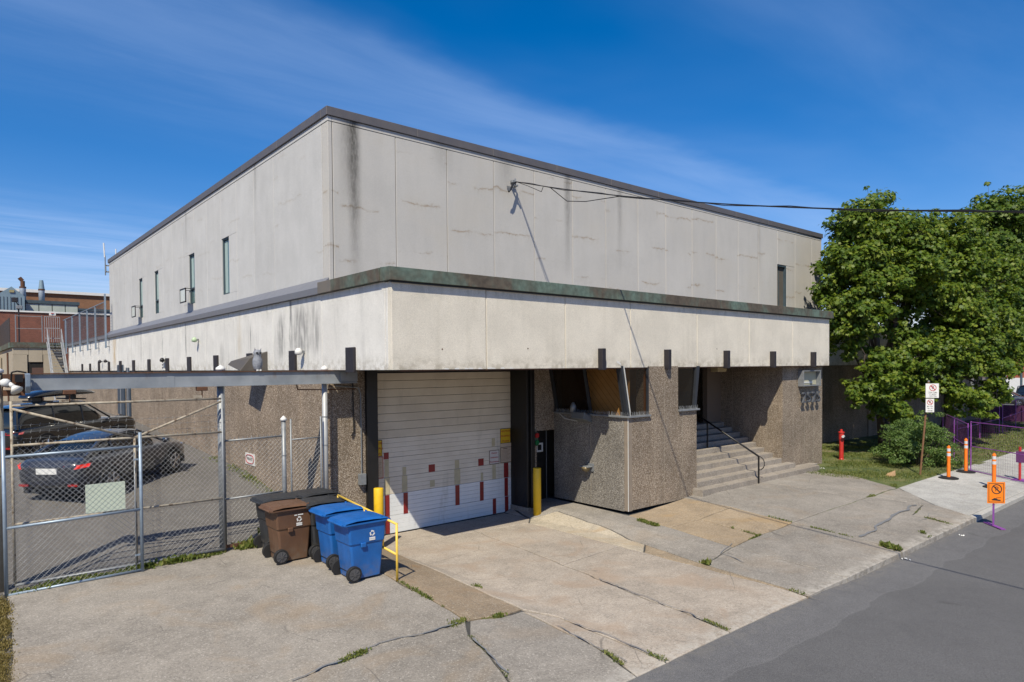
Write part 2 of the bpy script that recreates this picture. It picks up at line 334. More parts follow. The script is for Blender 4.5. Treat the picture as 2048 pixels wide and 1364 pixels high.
def mat_conc_ground(name, tint, stain=(.40, .27, .145), stk=.35):
    n = NT(name); f0 = n.noise(.45, 5); f1 = n.noise(2.4, 6); f2 = n.noise(26, 5, rough=.7); f3 = n.noise(120, 2); v = n.vor(58)
    k = n.addm(n.mr(f0, .3, .7, .88, 1.10), n.mr(f1, .3, .7, -.09, .09)); k = n.addm(k, n.mr(f2, .3, .7, -.15, .15)); k = n.addm(k, n.mr(f3, .3, .7, -.16, .16)); k = n.addm(k, n.mr(n.noise(9, 5, rough=.7), .3, .7, -.06, .06))
    k = n.addm(k, n.mul(n.ma('SUBTRACT', n.rnd, .5), .10))
    col = n.mix(1.0, tint, n.vec(k, k, k), 'MULTIPLY')
    col = n.mix(n.mul(n.mr(n.ch(v), .86, .98), .35), col, (.62, .58, .52)); col = n.mix(n.mul(n.mr(n.ch(v, 1), .88, .99), .45), col, (.12, .11, .10))
    col = n.mix(n.mul(n.mr(n.noise(.75, 5, dist=.8), .50, .68), stk), col, stain)
    dk = n.noise(.9, 6, rough=.7, dist=1.2); col = n.mix(n.mul(n.mr(dk, .56, .74), .28), col, (.17, .155, .14))
    # old crack lines and scuffs
    e = n.vor(.55, v=n.mix(.12, n.P, n.noise(1.2, 6, col=True)), feature='DISTANCE_TO_EDGE', out='Distance')
    col = n.mix(n.mul(n.mul(n.mr(e, .006, .001), n.mr(n.noise(.8, 3), .48, .6)), .55), col, (.11, .10, .09))
    sc_ = n.mul(n.mr(n.noise(3.2, 7, v=n.sc(n.P, (.15, 1.6, 1)), rough=.75), .66, .74), n.mr(n.noise(.9, 3), .5, .66)); col = n.mix(n.mul(sc_, .35), col, (.66, .64, .60))
    rim = n.mul(n.mul(n.mr(n.y, 6.0, 5.62), n.mr(n.noise(5, 6, rough=.7), .38, .6)), .55); col = n.mix(rim, col, (.50, .47, .42))
    spots = n.mul(n.mr(n.noise(1.9, 3, dist=.4), .70, .78), .35); col = n.mix(spots, col, (.10, .095, .085))
    return n.out(col, .92, 0, n.bump(n.addm(f2, n.mul(f3, .5)), .7, .010), spec=.25)
M_cg = mat_conc_ground('concrete_apron', (.285, .258, .222), (.32, .225, .13))
M_cgG = mat_conc_ground('concrete_slab_grey', (.275, .252, .222), (.30, .22, .14), stk=.22)
M_cgT = mat_conc_ground('concrete_slab_tan', (.335, .262, .178), (.38, .26, .13), .5)
M_cgR = mat_conc_ground('concrete_ramp', (.375, .325, .27), (.36, .26, .18), .45)
M_cgD = mat_conc_ground('concrete_slope_tan', (.275, .215, .150), (.30, .19, .10), .6)
M_new = mat_conc_ground('concrete_new_sidewalk', (.41, .405, .385), (.36, .33, .28), .12)
M_step = mat_conc_ground('concrete_steps', (.30, .265, .225), (.27, .21, .15), .2)
def mat_asphalt(name, c0, c1, patch=None, sp=.35):
    n = NT(name); f0 = n.noise(.35, 5); f1 = n.noise(3, 6); f2 = n.noise(130, 2); v = n.vor(80)
    col = n.ramp(n.addm(n.mul(f0, .6), n.mul(f1, .4)), [(.35, c0), (.65, c1)])
    k = n.addm(n.mr(f2, .3, .7, .62, 1.38), n.mr(n.noise(28, 4, rough=.7), .3, .7, -.09, .09)); col = n.mix(1.0, col, n.vec(k, k, k), 'MULTIPLY')
    col = n.mix(n.mul(n.mr(n.ch(v), .85, .98), sp), col, (.34, .32, .29))
    if patch: col = patch(n, col)
    return n.out(col, .88, 0, n.bump(f2, .5, .008), spec=.3)
def road_patch(n, col):
    # darker resurfaced lane beyond an irregular seam; chalky tyre scuffs
    w = n.mul(n.ma('SUBTRACT', n.noise(.45, 3), .5), .75)
    d = n.ma('SUBTRACT', n.addm(w, 4.75), n.y)
    col = n.mix(n.mul(n.mr(d, .0, .04), .30), col, (.070, .069, .070))
    e2 = n.mr(n.ma('ABSOLUTE', d), .02, .0); col = n.mix(n.mul(e2, .25), col, (.19, .188, .185))
    oil = n.mul(n.mr(n.noise(1.1, 3, dist=.5), .66, .76), .45); col = n.mix(oil, col, (.05, .05, .05)); gr = n.mul(n.mr(n.y, 5.1, 5.6), n.mr(n.noise(6, 6), .4, .65)); col = n.mix(n.mul(gr, .35), col, (.20, .185, .16))
    s = n.mul(n.mr(n.noise(2.0, 7, v=n.sc(n.P, (.25, 3.0, 1)), rough=.75), .63, .74), n.mr(n.noise(.7, 3), .5, .65))
    return n.mix(n.mul(s, .30), col, (.30, .30, .30))
M_road = mat_asphalt('road_asphalt', (.118, .117, .121), (.150, .149, .153), road_patch, .2)
M_lot = mat_asphalt('parking_asphalt', (.105, .098, .092), (.148, .137, .124), None, .5)
def mat_soil(name, a, b):
    n = NT(name); f = n.noise(3, 6); g = n.noise(40, 4); return n.out(n.ramp(n.addm(n.mul(f, .6), n.mul(g, .4)), [(.35, a), (.65, b)]), .95, 0, n.bump(g, .6, .02))
M_dirt = mat_soil('crack_filler_dirt', (.035, .037, .040), (.085, .083, .078))
M_soil = mat_soil('soil', (.10, .08, .055), (.19, .155, .11))
def mat_lawn():
    n = NT('lawn_ground'); f = n.noise(1.3, 6); g = n.noise(60, 3)
    col = n.ramp(f, [(.34, (.060, .090, .022)), (.5, (.115, .14, .038)), (.62, (.17, .165, .06)), (.72, (.21, .17, .10))])
    k = n.mr(g, .3, .7, .6, 1.4); return n.out(n.mix(1.0, col, n.vec(k, k, k), 'MULTIPLY'), .95, 0, n.bump(g, .8, .03))
M_lawn = mat_lawn()
def mat_leaf(name, a, b, c_, tr=.35):
    n = NT(name); v = n.noise(.55, 3); w = n.noise(5.0, 2)
    gi = n.n('ShaderNodeNewGeometry'); r = gi.outputs['Random Per Island']
    col = n.ramp(n.addm(n.mul(r, .55), n.addm(n.mul(v, .3), n.mul(w, .15))), [(.2, a), (.55, b), (.88, c_)])
    bs = n.n('ShaderNodeBsdfPrincipled'); n.l(col, bs.inputs['Base Color']); bs.inputs['Roughness'].default_value = .5; bs.inputs['Specular IOR Level'].default_value = .3
    t = n.n('ShaderNodeBsdfTranslucent'); n.l(n.mix(1.0, col, (1.25, 1.25, .5), 'MULTIPLY'), t.inputs[0])
    ms = n.n('ShaderNodeMixShader'); ms.inputs[0].default_value = tr; n.l(bs.outputs[0], ms.inputs[1]); n.l(t.outputs[0], ms.inputs[2])
    o = n.n('ShaderNodeOutputMaterial'); n.l(ms.outputs[0], o.inputs[0]); return n.m
M_leaf = mat_leaf('maple_leaves', (.045, .092, .012), (.108, .165, .018), (.22, .255, .03))
M_leaf2 = mat_leaf('maple_leaves_deep', (.036, .080, .012), (.085, .140, .018), (.17, .215, .03))
M_bushleaf = mat_leaf('shrub_leaves', (.042, .085, .020), (.095, .16, .038), (.17, .235, .06))
M_grass = mat_leaf('grass_blades', (.06, .095, .018), (.13, .16, .035), (.26, .24, .08), .3)
M_weed = mat_leaf('weed_leaves', (.07, .10, .02), (.13, .165, .035), (.26, .23, .08), .3)
M_dry = mat_leaf('dry_weeds', (.12, .09, .03), (.22, .17, .06), (.30, .25, .10), .3)
def mat_glass(name, tint, op=.45, rough=.03):
    n = NT(name); g = n.n('ShaderNodeBsdfPrincipled'); g.inputs['Base Color'].default_value = tint + (1,); g.inputs['Roughness'].default_value = rough; g.inputs['Specular IOR Level'].default_value = .7
    t = n.n('ShaderNodeBsdfTransparent'); t.inputs[0].default_value = (.62, .6, .56, 1)
    ms = n.n('ShaderNodeMixShader'); ms.inputs[0].default_value = op; n.l(t.outputs[0], ms.inputs[1]); n.l(g.outputs[0], ms.inputs[2])
    o = n.n('ShaderNodeOutputMaterial'); n.l(ms.outputs[0], o.inputs[0]); return n.m
M_glassbooth = mat_glass('tinted_booth_glass', (.02, .016, .012), .45)
M_glassblue = plain('blue_window_glass', (.11, .19, .20), .12, 0, .25, 2, spec=.8)
M_glassdk2 = plain('shaded_window_glass', (.020, .026, .034), .08, 0, .2, 2, spec=.8)
def mat_wood():
    n = NT('orange_plywood'); w = n.n('ShaderNodeTexWave'); w.inputs['Scale'].default_value = 1.4; w.inputs['Distortion'].default_value = 3; w.inputs['Detail'].default_value = 4
    n.l(n.sc(n.P, (.5, 1, 4)), w.inputs['Vector']); f = n.noise(3, 5)
    return n.out(n.ramp(n.addm(n.mul(w.outputs['Fac'], .35), n.mul(f, .65)), [(.25, (.80, .42, .13)), (.75, (.95, .54, .20))]), .7)
M_wood = mat_wood()
def mat_brick(name, a, b, mortar, sx=9.5):
    n = NT(name); t = n.n('ShaderNodeTexBrick'); t.inputs['Scale'].default_value = sx; t.inputs['Color1'].default_value = a + (1,); t.inputs['Color2'].default_value = b + (1,); t.inputs['Mortar'].default_value = mortar + (1,)
    t.inputs['Mortar Size'].default_value = .012; t.inputs['Brick Width'].default_value = .5 * 4; t.inputs['Row Height'].default_value = .25 * 2.6
    n.l(n.vec(n.addm(n.x, n.y), n.z, 0.0), t.inputs['Vector']); f = n.noise(.8, 4); k = n.mr(f, .3, .7, .85, 1.15)
    return n.out(n.mix(1.0, t.outputs['Color'], n.vec(k, k, k), 'MULTIPLY'), .9)
M_brickR = mat_brick('red_brick', (.20, .075, .050), (.15, .058, .042), (.22, .17, .14))
M_brickB = mat_brick('brown_brick', (.25, .125, .065), (.20, .10, .055), (.23, .16, .11))
M_brickO = mat_brick('orange_red_brick', (.34, .095, .045), (.27, .075, .04), (.3, .2, .15))
M_corr = plain('blue_corrugated_siding', (.20, .29, .35), .55, .2, .1, 2)
M_trimblue = plain('dark_blue_trim', (.055, .085, .105), .6, .1, .2, 3)
M_tan = plain('tan_precast', (.40, .345, .265), .9, 0, .14, 1.5)
M_pale = plain('pale_panel', (.42, .47, .42), .6, 0, .12, 2)
M_carblack = plain('black_car_paint', (.005, .006, .008), .25, 0, .1, coat=1.0, spec=.6)
M_carnavy = plain('dark_blue_grey_car_paint', (.028, .032, .045), .33, .25, .08, coat=.7)
M_cargrey = plain('grey_car_paint', (.10, .115, .125), .32, .4, .08, coat=1.0)
M_carblue = plain('blue_car_paint', (.01, .03, .22), .3, .2, .08, coat=1.0)
M_taillit = NT('lit_brake_lamp'); M_taillit = M_taillit.out((.45, .01, .01), .3, emit=(1.0, .04, .015), estr=.45)
M_tail = plain('red_lamp_lens', (.30, .012, .012), .2, 0, .1)
M_greenlamp = plain('green_lamp_lens', (.012, .16, .05), .25)
M_mesh = plain('purple_mesh_fabric', (.085, .018, .075), .8)
M_shell = plain('pale_plastic', (.60, .60, .57), .5)
M_brass = plain('tarnished_lamp_glass', (.28, .22, .12), .35, .3)
M_owl = plain('owl_plastic', (.22, .235, .27), .7, 0, .45, 22)
M_sheet = plain('faded_green_white_sheet', (.55, .62, .50), .7, 0, .05)
M_tape = plain('yellowed_tape', (.50, .44, .29), .8, 0, .22, 6)
M_doorW = None

# ------------------------------------------------------------------ terrain function
AX = [(0.5, .2), (6.3, .2), (7.7, -.26), (12.3, -.26), (13.0, .0), (14.6, .02), (17.5, .3), (26, .3), (60, .1)]
def hgt(x, y):
    t = min(max((y - 5.8) / 9.0, 0), 1); return t * float(np.interp(x, [p[0] for p in AX], [p[1] for p in AX]))
def lotz(y): return float(np.interp(y, [15, 21, 28, 36, 60], [.16, .93, 1.2, 1.5, 1.75]))
def roadz(x): return -.035 - .105 * min(max((x - 11.3) / 2.2, 0), 1)

def sheet(name, x0, x1, y0, y1, nx, ny, zf, m, label, parent=None):
    V = []; Fa = []
    for j in range(ny + 1):
        for i in range(nx + 1):
            x = x0 + (x1 - x0) * i / nx; y = y0 + (y1 - y0) * j / ny; V.append((x, y, zf(x, y)))
    for j in range(ny):
        for i in range(nx):
            a = j * (nx + 1) + i; Fa.append((a, a + 1, a + nx + 2, a + nx + 1))
    o = mesh_np(name, np.array(V), np.array(Fa), m, parent); return tag(o, label, kind='structure')
sheet('ground', -600, 900, -500, 900, 4, 4, lambda x, y: -.75, M_soil, 'bare ground reaching to the horizon under everything')
sheet('road', -60, 300, -40, 5.62, 240, 8, lambda x, y: roadz(x), M_road, 'grey asphalt street with a darker resurfaced lane beside the kerb')
sheet('parking_lot', -14, 7.0, 14.35, 62, 12, 60, lambda x, y: lotz(y), M_lot, 'sunlit asphalt parking lot rising behind the chain link gate')
sheet('neighbour_yard', -20, .75, 5.62, 14.35, 10, 6, lambda x, y: hgt(x, y) - .035, M_lot, 'asphalt strip left of the weedy slab edge')
sheet('lawn', 17.0, 62, 8.2, 15.2, 60, 12, lambda x, y: hgt(x, y) - .022 if x < 24 else hgt(x, y) - .015 + .03 * mnoise.noise(Vector((x * .6, y * .6, 0))), M_lawn, 'patchy grass ground beside the building under the maples')
sheet('crack_base', .6, 24.5, 5.70, 15.2, 60, 24, lambda x, y: hgt(x, y) - .030, M_dirt, 'dark filler and dirt showing in the joints between slabs')
sheet('far_street', 62, 300, 5.62, 120, 8, 8, lambda x, y: -.05, M_road, 'asphalt cross street and parking beyond the lawn')

# ------------------------------------------------------------------ pavement slabs
pave = tag(thing('pavement', None, None), 'concrete forecourt of cracked slabs between building and street', kind='structure')
def slab(poly, m, name='slab', depth=.2, gap=.019, jit=.045, zadd=0.0, lip=True):
    """poly: world corners, ccw or cw; edges are subdivided and roughened the same way for both neighbours"""
    pts = []
    n = len(poly); cx = sum(p[0] for p in poly) / n; cy = sum(p[1] for p in poly) / n
    for i in range(n):
        a = Vector(poly[i]); b = Vector(poly[(i + 1) % n]); L = (b - a).length; k = max(1, int(L / .22))
        for j in range(k): pts.append(a.lerp(b, j / k))
    res = []
    for p in pts:
        q = Vector(p); onkerb = abs(q.y - 5.55) < .06
        j = jit * (.35 if onkerb else 1)
        q.x += j * mnoise.noise(Vector((p.x * 1.3, p.y * 1.3, 1.7))) + j * .5 * mnoise.noise(Vector((p.x * 5, p.y * 5, 3.1)))
        q.y += j * mnoise.noise(Vector((p.x * 1.3, p.y * 1.3, 7.7))) + j * .5 * mnoise.noise(Vector((p.x * 5, p.y * 5, 9.1)))
        res.append(q)
    # shrink inwards by the joint gap
    m_ = len(res); area = sum(res[i].x * res[(i + 1) % m_].y - res[(i + 1) % m_].x * res[i].y for i in range(m_))
    if area < 0: res.reverse()
    out = []
    for i in range(m_):
        e = (res[(i + 1) % m_] - res[i - 1]); nr = Vector((-e.y, e.x)); nr = nr.normalized() if nr.length > 1e-6 else nr
        out.append(res[i] + nr * gap)
    bm = bmesh.new(); vs = [bm.verts.new((p.x, p.y, 0)) for p in out]; f = bm.faces.new(vs)
    x0 = min(p.x for p in out); x1 = max(p.x for p in out); y0 = min(p.y for p in out); y1 = max(p.y for p in out)
    def cut(co, no): bmesh.ops.bisect_plane(bm, geom=bm.verts[:] + bm.edges[:] + bm.faces[:], plane_co=co, plane_no=no)
    xs = sorted(set([round(x0 + .7 * k, 3) for k in range(1, int((x1 - x0) / .7) + 1)] + [p[0] for p in AX if x0 < p[0] < x1]))
    for x in xs: cut((x, 0, 0), (1, 0, 0))
    y = y0 + .7
    while y < y1: cut((0, y, 0), (0, 1, 0)); y += .7
    bnd = [e for e in bm.edges if len(e.link_faces) == 1]
    r = bmesh.ops.extrude_edge_only(bm, edges=bnd)
    low = set(v for v in r['geom'] if isinstance(v, bmesh.types.BMVert))
    seed = hash(name) % 7
    for v in bm.verts:
        base = hgt(v.co.x, v.co.y) + zadd + .012 * mnoise.noise(Vector((v.co.x * .5, v.co.y * .5, 5.0)))
        if v in low: v.co.z = base - depth
        else:
            v.co.z = base
            if v.co.y < 5.95: v.co.z -= (.018 if v.co.x > 11 else .012) * ((5.95 - v.co.y) / .4) ** 2
    top_b = [e for e in bm.edges if len(e.link_faces) == 2 and not any(v in low for v in e.verts) and abs(sum(1 for f_ in e.link_faces if abs(f_.normal.z) > .5)) == 1]
    bmesh.ops.recalc_face_normals(bm, faces=bm.faces)
    bm.normal_update()
    tb = [e for e in bm.edges if len(e.link_faces) == 2 and not any(v in low for v in e.verts) and (abs(e.link_faces[0].normal.z) > .5) != (abs(e.link_faces[1].normal.z) > .5)]
    bmesh.ops.bevel(bm, geom=tb, offset=.012, segments=1, affect='EDGES')
    me = bpy.data.meshes.new(name); bm.to_mesh(me); bm.free(); me.materials.append(m)
    o = bpy.data.objects.new(name, me); COL.objects.link(o); o.parent = pave; return o
crackA = [(6.08, 8.43), (5.5, 8.38), (4.6, 8.45), (4.08, 8.32), (3.11, 8.29), (2.0, 8.15), (.42, 8.25)]
slab([(.64, 14.35), (3.3, 14.42), (6.28, 14.75), (6.18, 10.73), (6.14, 9.6)] + crackA + [(.50, 10.3), (.62, 12.2)], M_cg, jit=.06, gap=.009)
slab(crackA[::-1] + [(5.8, 7.93), (5.62, 7.2), (5.35, 6.46), (5.3, 5.55), (3.0, 5.55), (.12, 5.55), (.3, 7.0)], M_cg, jit=.06, gap=.009)
slab([(6.12, 8.38), (6.6, 8.2), (7.12, 8.28), (7.02, 6.56), (6.74, 5.55), (5.3, 5.55), (5.35, 6.46), (5.62, 7.2), (5.8, 7.93)], M_cgG)
slab([(6.18, 10.73), (6.28, 14.75), (6.82, 14.85), (7.75, 14.85), (7.69, 13.32), (7.40, 10.8), (7.18, 8.37), (6.6, 8.24), (6.08, 8.43), (6.14, 9.6)], M_cgD)
slab([(7.12, 8.28), (7.42, 7.73), (7.40, 6.6), (7.36, 5.55), (6.74, 5.55), (7.02, 6.56)], M_cgR)
slab([(7.69, 13.95), (10.3, 13.75), (9.99, 11.67), (9.3, 7.94), (9.1, 6.6), (8.92, 5.55), (7.36, 5.55), (7.40, 6.6), (7.42, 7.73), (7.18, 8.37), (7.40, 10.8)], M_cgR)
slab([(10.3, 13.75), (11.94, 13.5), (11.68, 10.12), (9.68, 9.95), (9.99, 11.67)], M_cgR)
slab([(9.68, 9.95), (11.68, 10.12), (11.4, 6.7), (11.29, 5.55), (8.92, 5.55), (9.1, 6.6), (9.3, 7.94)], M_cgR)
slab([(7.75, 15.1), (12.62, 15.1), (12.3, 13.9), (11.94, 13.5), (10.3, 13.75), (7.69, 13.95)], M_cgR)
slab([(11.94, 13.5), (12.3, 13.9), (12.9, 13.44), (12.69, 11.66), (12.2, 9.8), (11.60, 9.4), (11.68, 10.12)], mat_conc_ground('concrete_slope_cream', (.44, .385, .30), (.40, .27, .14), .5))
slab([(11.60, 9.4), (12.2, 9.8), (11.74, 7.93), (11.34, 5.7), (11.29, 5.55), (11.4, 6.7)], M_cgT)
slab([(12.3, 13.9), (12.62, 14.9), (13.95, 14.9), (13.83, 11.62), (13.54, 10.11), (13.14, 8.14), (11.74, 7.93), (12.2, 9.8), (12.69, 11.66), (12.9, 13.44)], M_cgG)
slab([(13.83, 11.7), (16.4, 11.7), (16.4, 10.19), (14.81, 10.12), (13.54, 10.11)], M_cgT)
slab([(13.54, 10.11), (14.81, 10.12), (14.45, 8.25), (13.14, 8.14)], M_cgT)
slab([(14.81, 10.12), (16.4, 10.19), (16.09, 8.29), (14.45, 8.25)], M_cgT)
slab([(16.4, 11.75), (20.3, 11.75), (20.3, 8.31), (16.09, 8.29), (16.4, 10.19)], M_cgG)
slab([(20.3, 11.75), (24.0, 11.7), (23.49, 11.1), (23.87, 10.24), (23.3, 9.2), (22.82, 8.36), (20.3, 8.31)], M_cgG)
slab([(11.74, 7.93), (13.14, 8.14), (12.98, 6.7), (12.88, 5.55), (11.29, 5.55), (11.34, 5.7)], M_cgG)
slab([(13.14, 8.14), (14.45, 8.25), (16.09, 8.29), (15.82, 6.56), (15.47, 5.55), (12.88, 5.55), (12.98, 6.7)], M_cgG)
slab([(16.09, 8.29), (20.3, 8.31), (20.9, 8.31), (20.79, 6.94), (19.3, 6.66), (19.0, 5.55), (15.47, 5.55), (15.82, 6.56)], M_cgG)
slab([(20.9, 8.31), (22.9, 8.33), (21.09, 6.72), (20.38, 5.55), (19.0, 5.55), (19.3, 6.66), (20.79, 6.94)], M_cgG)
xs_ = [20.38, 22.6, 25.4, 28.2, 31.0, 34.5, 39, 45, 52, 62]
for i in range(len(xs_) - 1):
    a, b = xs_[i], xs_[i + 1]
    slab([(a, 5.55), (b, 5.55), (b, 5.72), (a + .08 if i == 0 else a, 5.72)], M_new, 'kerb_stone', gap=.004, jit=.0, depth=.3)
    top0 = (22.9, 8.33) if i == 0 else (a, 8.36)
    if i == 0: slab([(20.46, 5.73), (25.4, 5.73), (25.4, 8.36), (22.9, 8.33), (21.09, 6.72)], M_new, gap=.005, jit=.0)
    elif i > 1: slab([(a, 5.73), (b, 5.73), (b, 8.36), (a, 8.36)], M_new, gap=.005, jit=.0)

# ------------------------------------------------------------------ the building
B = thing('warehouse', 'pale concrete industrial building with brown pebble dash ground floor, garage door and entrance stairs', 'building', (6.95, 14.98, 0))
def bx(name, m, x0, x1, y0, y1, z0, z1, parent=B, bevel=0.0): return MB().box(x0, x1, y0, y1, z0, z1).build(name, m, parent, bevel)
# core (behind the panels)
bx('core', M_joint, 7.06, 31.70, 15.09, 43.2, 3.9, 9.9)
bx('core', M_joint, 6.93, 58.0, 15.6, 60.0, -.5, 5.60)
# upper wall panels, front
G = .009
def panel(name, m, x0, x1, y0, y1, z0, z1): return bx(name, m, x0, x1, y0, y1, z0, z1, bevel=.006)
xf = [7.06, 8.77, 10.34, 11.95, 13.49, 15.1, 16.65, 18.3, 19.85, 21.45, 23.03, 24.6, 26.18, 27.72, 29.27, 30.84, 31.8]
panel('corner_panel', M_upF, 6.951, 7.05, 14.981, 15.31, 5.6, 9.84)
for a, b in zip(xf[:-1], xf[1:]):
    if abs(a - 27.72) < .01:
        panel('wall_panel', M_upF, a + G, b - G, 14.98, 15.08, 5.6, 6.55); panel('wall_panel', M_upF, a + G, b - G, 14.98, 15.08, 8.38, 9.84)
        panel('wall_panel', M_upF, 28.50, b - G, 14.98, 15.08, 6.56, 8.37)
    else: panel('wall_panel', M_upF, a + G, b - G, 14.98, 15.08, 5.6, 9.84)
ys_ = [14.98, 15.32] + [round(15.32 + 1.575 * k, 3) for k in range(2, 18)] + [43.3]
wins = [(22.38, 23.12), (26.35, 27.1), (31.87, 32.6), (34.99, 35.74)]
def yz_panels(x0, x1, ylist, z0, z1, wz0, wz1, m):
    for a, b in zip(ylist[:-1], ylist[1:]):
        w = [q for q in wins if q[0] < b - .02 and q[1] > a + .02]
        if not w: panel('wall_panel', m, x0, x1, a + G, b - G, z0, z1); continue
        lo = max(a, w[0][0]); hi = min(b, w[0][1])
        panel('wall_panel', m, x0, x1, a + G, b - G, z0, wz0); panel('wall_panel', m, x0, x1, a + G, b - G, wz1, z1)
        if lo > a + .03: panel('wall_panel', m, x0, x1, a + G, lo, wz0 + .001, wz1 - .001)
        if hi < b - .03: panel('wall_panel', m, x0, x1, hi, b - G, wz0 + .001, wz1 - .001)
yz_panels(6.95, 7.05, [15.33] + ys_[2:], 5.6, 9.84, 6.43, 8.27, M_upL)
bx('coping_course', M_upF, 7.05 + G, 31.8, 14.972, 15.1, 9.85, 9.965, bevel=.005)
bx('coping_course', M_upL, 6.942, 7.05, 14.972, 43.3, 9.85, 9.965, bevel=.005)
bx('roof', M_fas, 7.2, 31.6, 15.3, 43.0, 9.98, 10.05)
for k in range(10):   # fascia lengths with lap joints
    a = 6.90 + (31.86 - 6.90) * k / 10; b = 6.90 + (31.86 - 6.90) * (k + 1) / 10
    bx('roof_fascia', M_fas, a + .003, b - .003, 14.93, 15.25, 9.97, 10.175, bevel=.006)
    a = 15.26 + (43.4 - 15.26) * k / 10; b = 15.26 + (43.4 - 15.26) * (k + 1) / 10
    bx('roof_fascia', M_fas, 6.90, 7.2, a + .003, b - .003, 9.97, 10.175, bevel=.006)
# windows on the side wall: frame, glass, small open hopper sash
for i, (a, b) in enumerate(wins):
    f = MB(); f.box(6.985, 7.04, a, a + .05, 6.43, 8.27); f.box(6.985, 7.04, b - .05, b, 6.43, 8.27); f.box(6.985, 7.04, a + .05, b - .05, 8.22, 8.27); f.box(6.985, 7.04, a + .05, b - .05, 6.43, 6.48)
    if i: f.box(6.99, 7.04, a + .05, b - .05, 6.98, 7.04)
    w = f.build('window', M_trimblue, B)
    MB().box(7.044, 7.052, a, b, 6.43, 8.27).build('glass', M_glassblue, w).location = -Vector(w.location)
    for ch in w.children: ch.location = (0, 0, 0); ch.parent = w
    MB().box(7.035, 7.040, b - .33, b - .06, (7.05 if i else 6.5), 8.2).build('blind', plain('pale_blind', (.34, .45, .44), .8), w)
    if i in (1, 3):   # open hopper sash swung outwards
        s_ = MB(); x0 = 6.62
        for (ya, yb, za, zb) in ((a, a + .03, 6.45, 6.97), (b - .03, b, 6.45, 6.97), (a, b, 6.45, 6.49), (a, b, 6.93, 6.97)): s_.box(x0 + .0, x0 + .035, ya, yb, za, zb)
        for yy in (a + .02, b - .02): s_.tube((x0 + .02, yy, 6.95), (6.98, yy, 6.95), .012, 6); 
        sa = s_.build('open_sash', M_brownmetal, w)
        MB().box(x0 + .012, x0 + .02, a + .03, b - .03, 6.49, 6.93).build('sash_glass', plain('frosted_glass', (.62, .66, .62), .35), w)
# window on the front, right end
f = MB(); f.box(27.73, 27.78, 15.03, 15.10, 6.3, 8.37); f.box(28.42, 28.50, 14.99, 15.10, 6.3, 8.37); f.box(27.78, 28.42, 15.0, 15.1, 8.30, 8.37)
w = f.build('window', M_trimblue, B); MB().box(27.78, 28.42, 15.095, 15.1, 6.3, 8.3).build('glass', M_glassblue, w)
MB().box(28.0, 28.02, 15.07, 15.09, 6.3, 8.3).build('mullion', M_trimblue, w)

# white band: canopy fascia at the front and side
bj = [6.75, 9.13, 11.58, 14.03, 17.07, 19.95, 22.77, 25.60]
for a, b in zip(bj[:-1], bj[1:]): panel('band_panel', M_baF, a + (0 if a < 7 else .011), b - .011, 11.75, 11.90, 3.95, 5.72)
panel('band_corner', M_baL, 6.751, 6.92, 11.905, 12.0, 3.95, 5.72)
by_ = [12.01, 15.0] + [round(15 + 3.14 * k, 2) for k in range(1, 15)]
for a, b in zip(by_[:-1], by_[1:]): panel('band_panel', M_baL, 6.75, 6.90, a + .008, b - .008, 3.95, 5.74)
bx('band_panel', M_baL, 25.45, 25.60, 11.92, 15.0, 3.95, 5.72)
bx('band_backing', M_dark, 6.93, 25.44, 11.905, 11.909, 3.96, 5.6); bx('soffit', plain('soffit_brown', (.085, .050, .032), .9), 6.92, 25.44, 11.91, 17.2, 4.00, 4.06)
bx('canopy_roof', M_fas, 6.92, 25.44, 11.91, 14.95, 5.62, 5.68)
bx('drip_edge', M_rust, 6.95, 25.5, 11.765, 11.80, 3.925, 3.948)
# copper cap along the canopy, grey flashing along the side
cb_ = [6.66, 8.6, 11.0, 13.4, 15.8, 18.2, 20.6, 23.0, 25.72]
for i, (a, b) in enumerate(zip(cb_[:-1], cb_[1:])):
    MB().prism([(11.64, 5.735), (11.655, 6.0), (12.05, 6.02), (12.05, 5.735)], 'x', a + .003, b - .003).build('copper_cap', M_cop, B, .004)
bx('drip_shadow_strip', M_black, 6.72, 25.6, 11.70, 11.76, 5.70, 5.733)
bx('copper_cap', M_cop, 6.645, 6.95, 12.055, 14.30, 5.745, 6.01, bevel=.004)
bx('taupe_cap', M_flash2, 6.645, 6.95, 14.304, 15.0, 5.745, 6.01, bevel=.004)
bx('copper_cap', M_cop, 25.4, 25.7, 12.055, 14.9, 5.735, 6.0, bevel=.004)
for k in range(18):
    a = 15.0 + (43.3 - 15.0) * k / 18; b = 15.0 + (43.3 - 15.0) * (k + 1) / 18
    MB().prism([(6.66, 5.745), (6.65, 5.90), (6.94, 6.16), (6.948, 5.745)], 'y', a + .003, b - .003).build('side_flashing', M_flash, B, .003)
MB().prism([(6.66, 5.745), (6.65, 5.95), (7.3, 5.98), (7.3, 5.745)], 'y', 43.31, 59.9).build('side_flashing', M_flash, B, .003)

# lower pebble wall, side
yl = [14.9, 16.5, 18.1, 19.7, 21.3, 22.9, 24.5, 27.6, 30.7, 33.8, 36.9, 38.6, 40.6, 44.0, 47, 50, 53, 56, 60]
for a, b in zip(yl[:-1], yl[1:]): panel('pebble_panel', M_pebL, 6.81, 6.92, a + (0 if a < 15 else .006), b - .006, -.3, 3.93)
panel('pebble_panel', M_peb, 6.925, 7.80, 14.90, 15.05, -.5, 3.98)
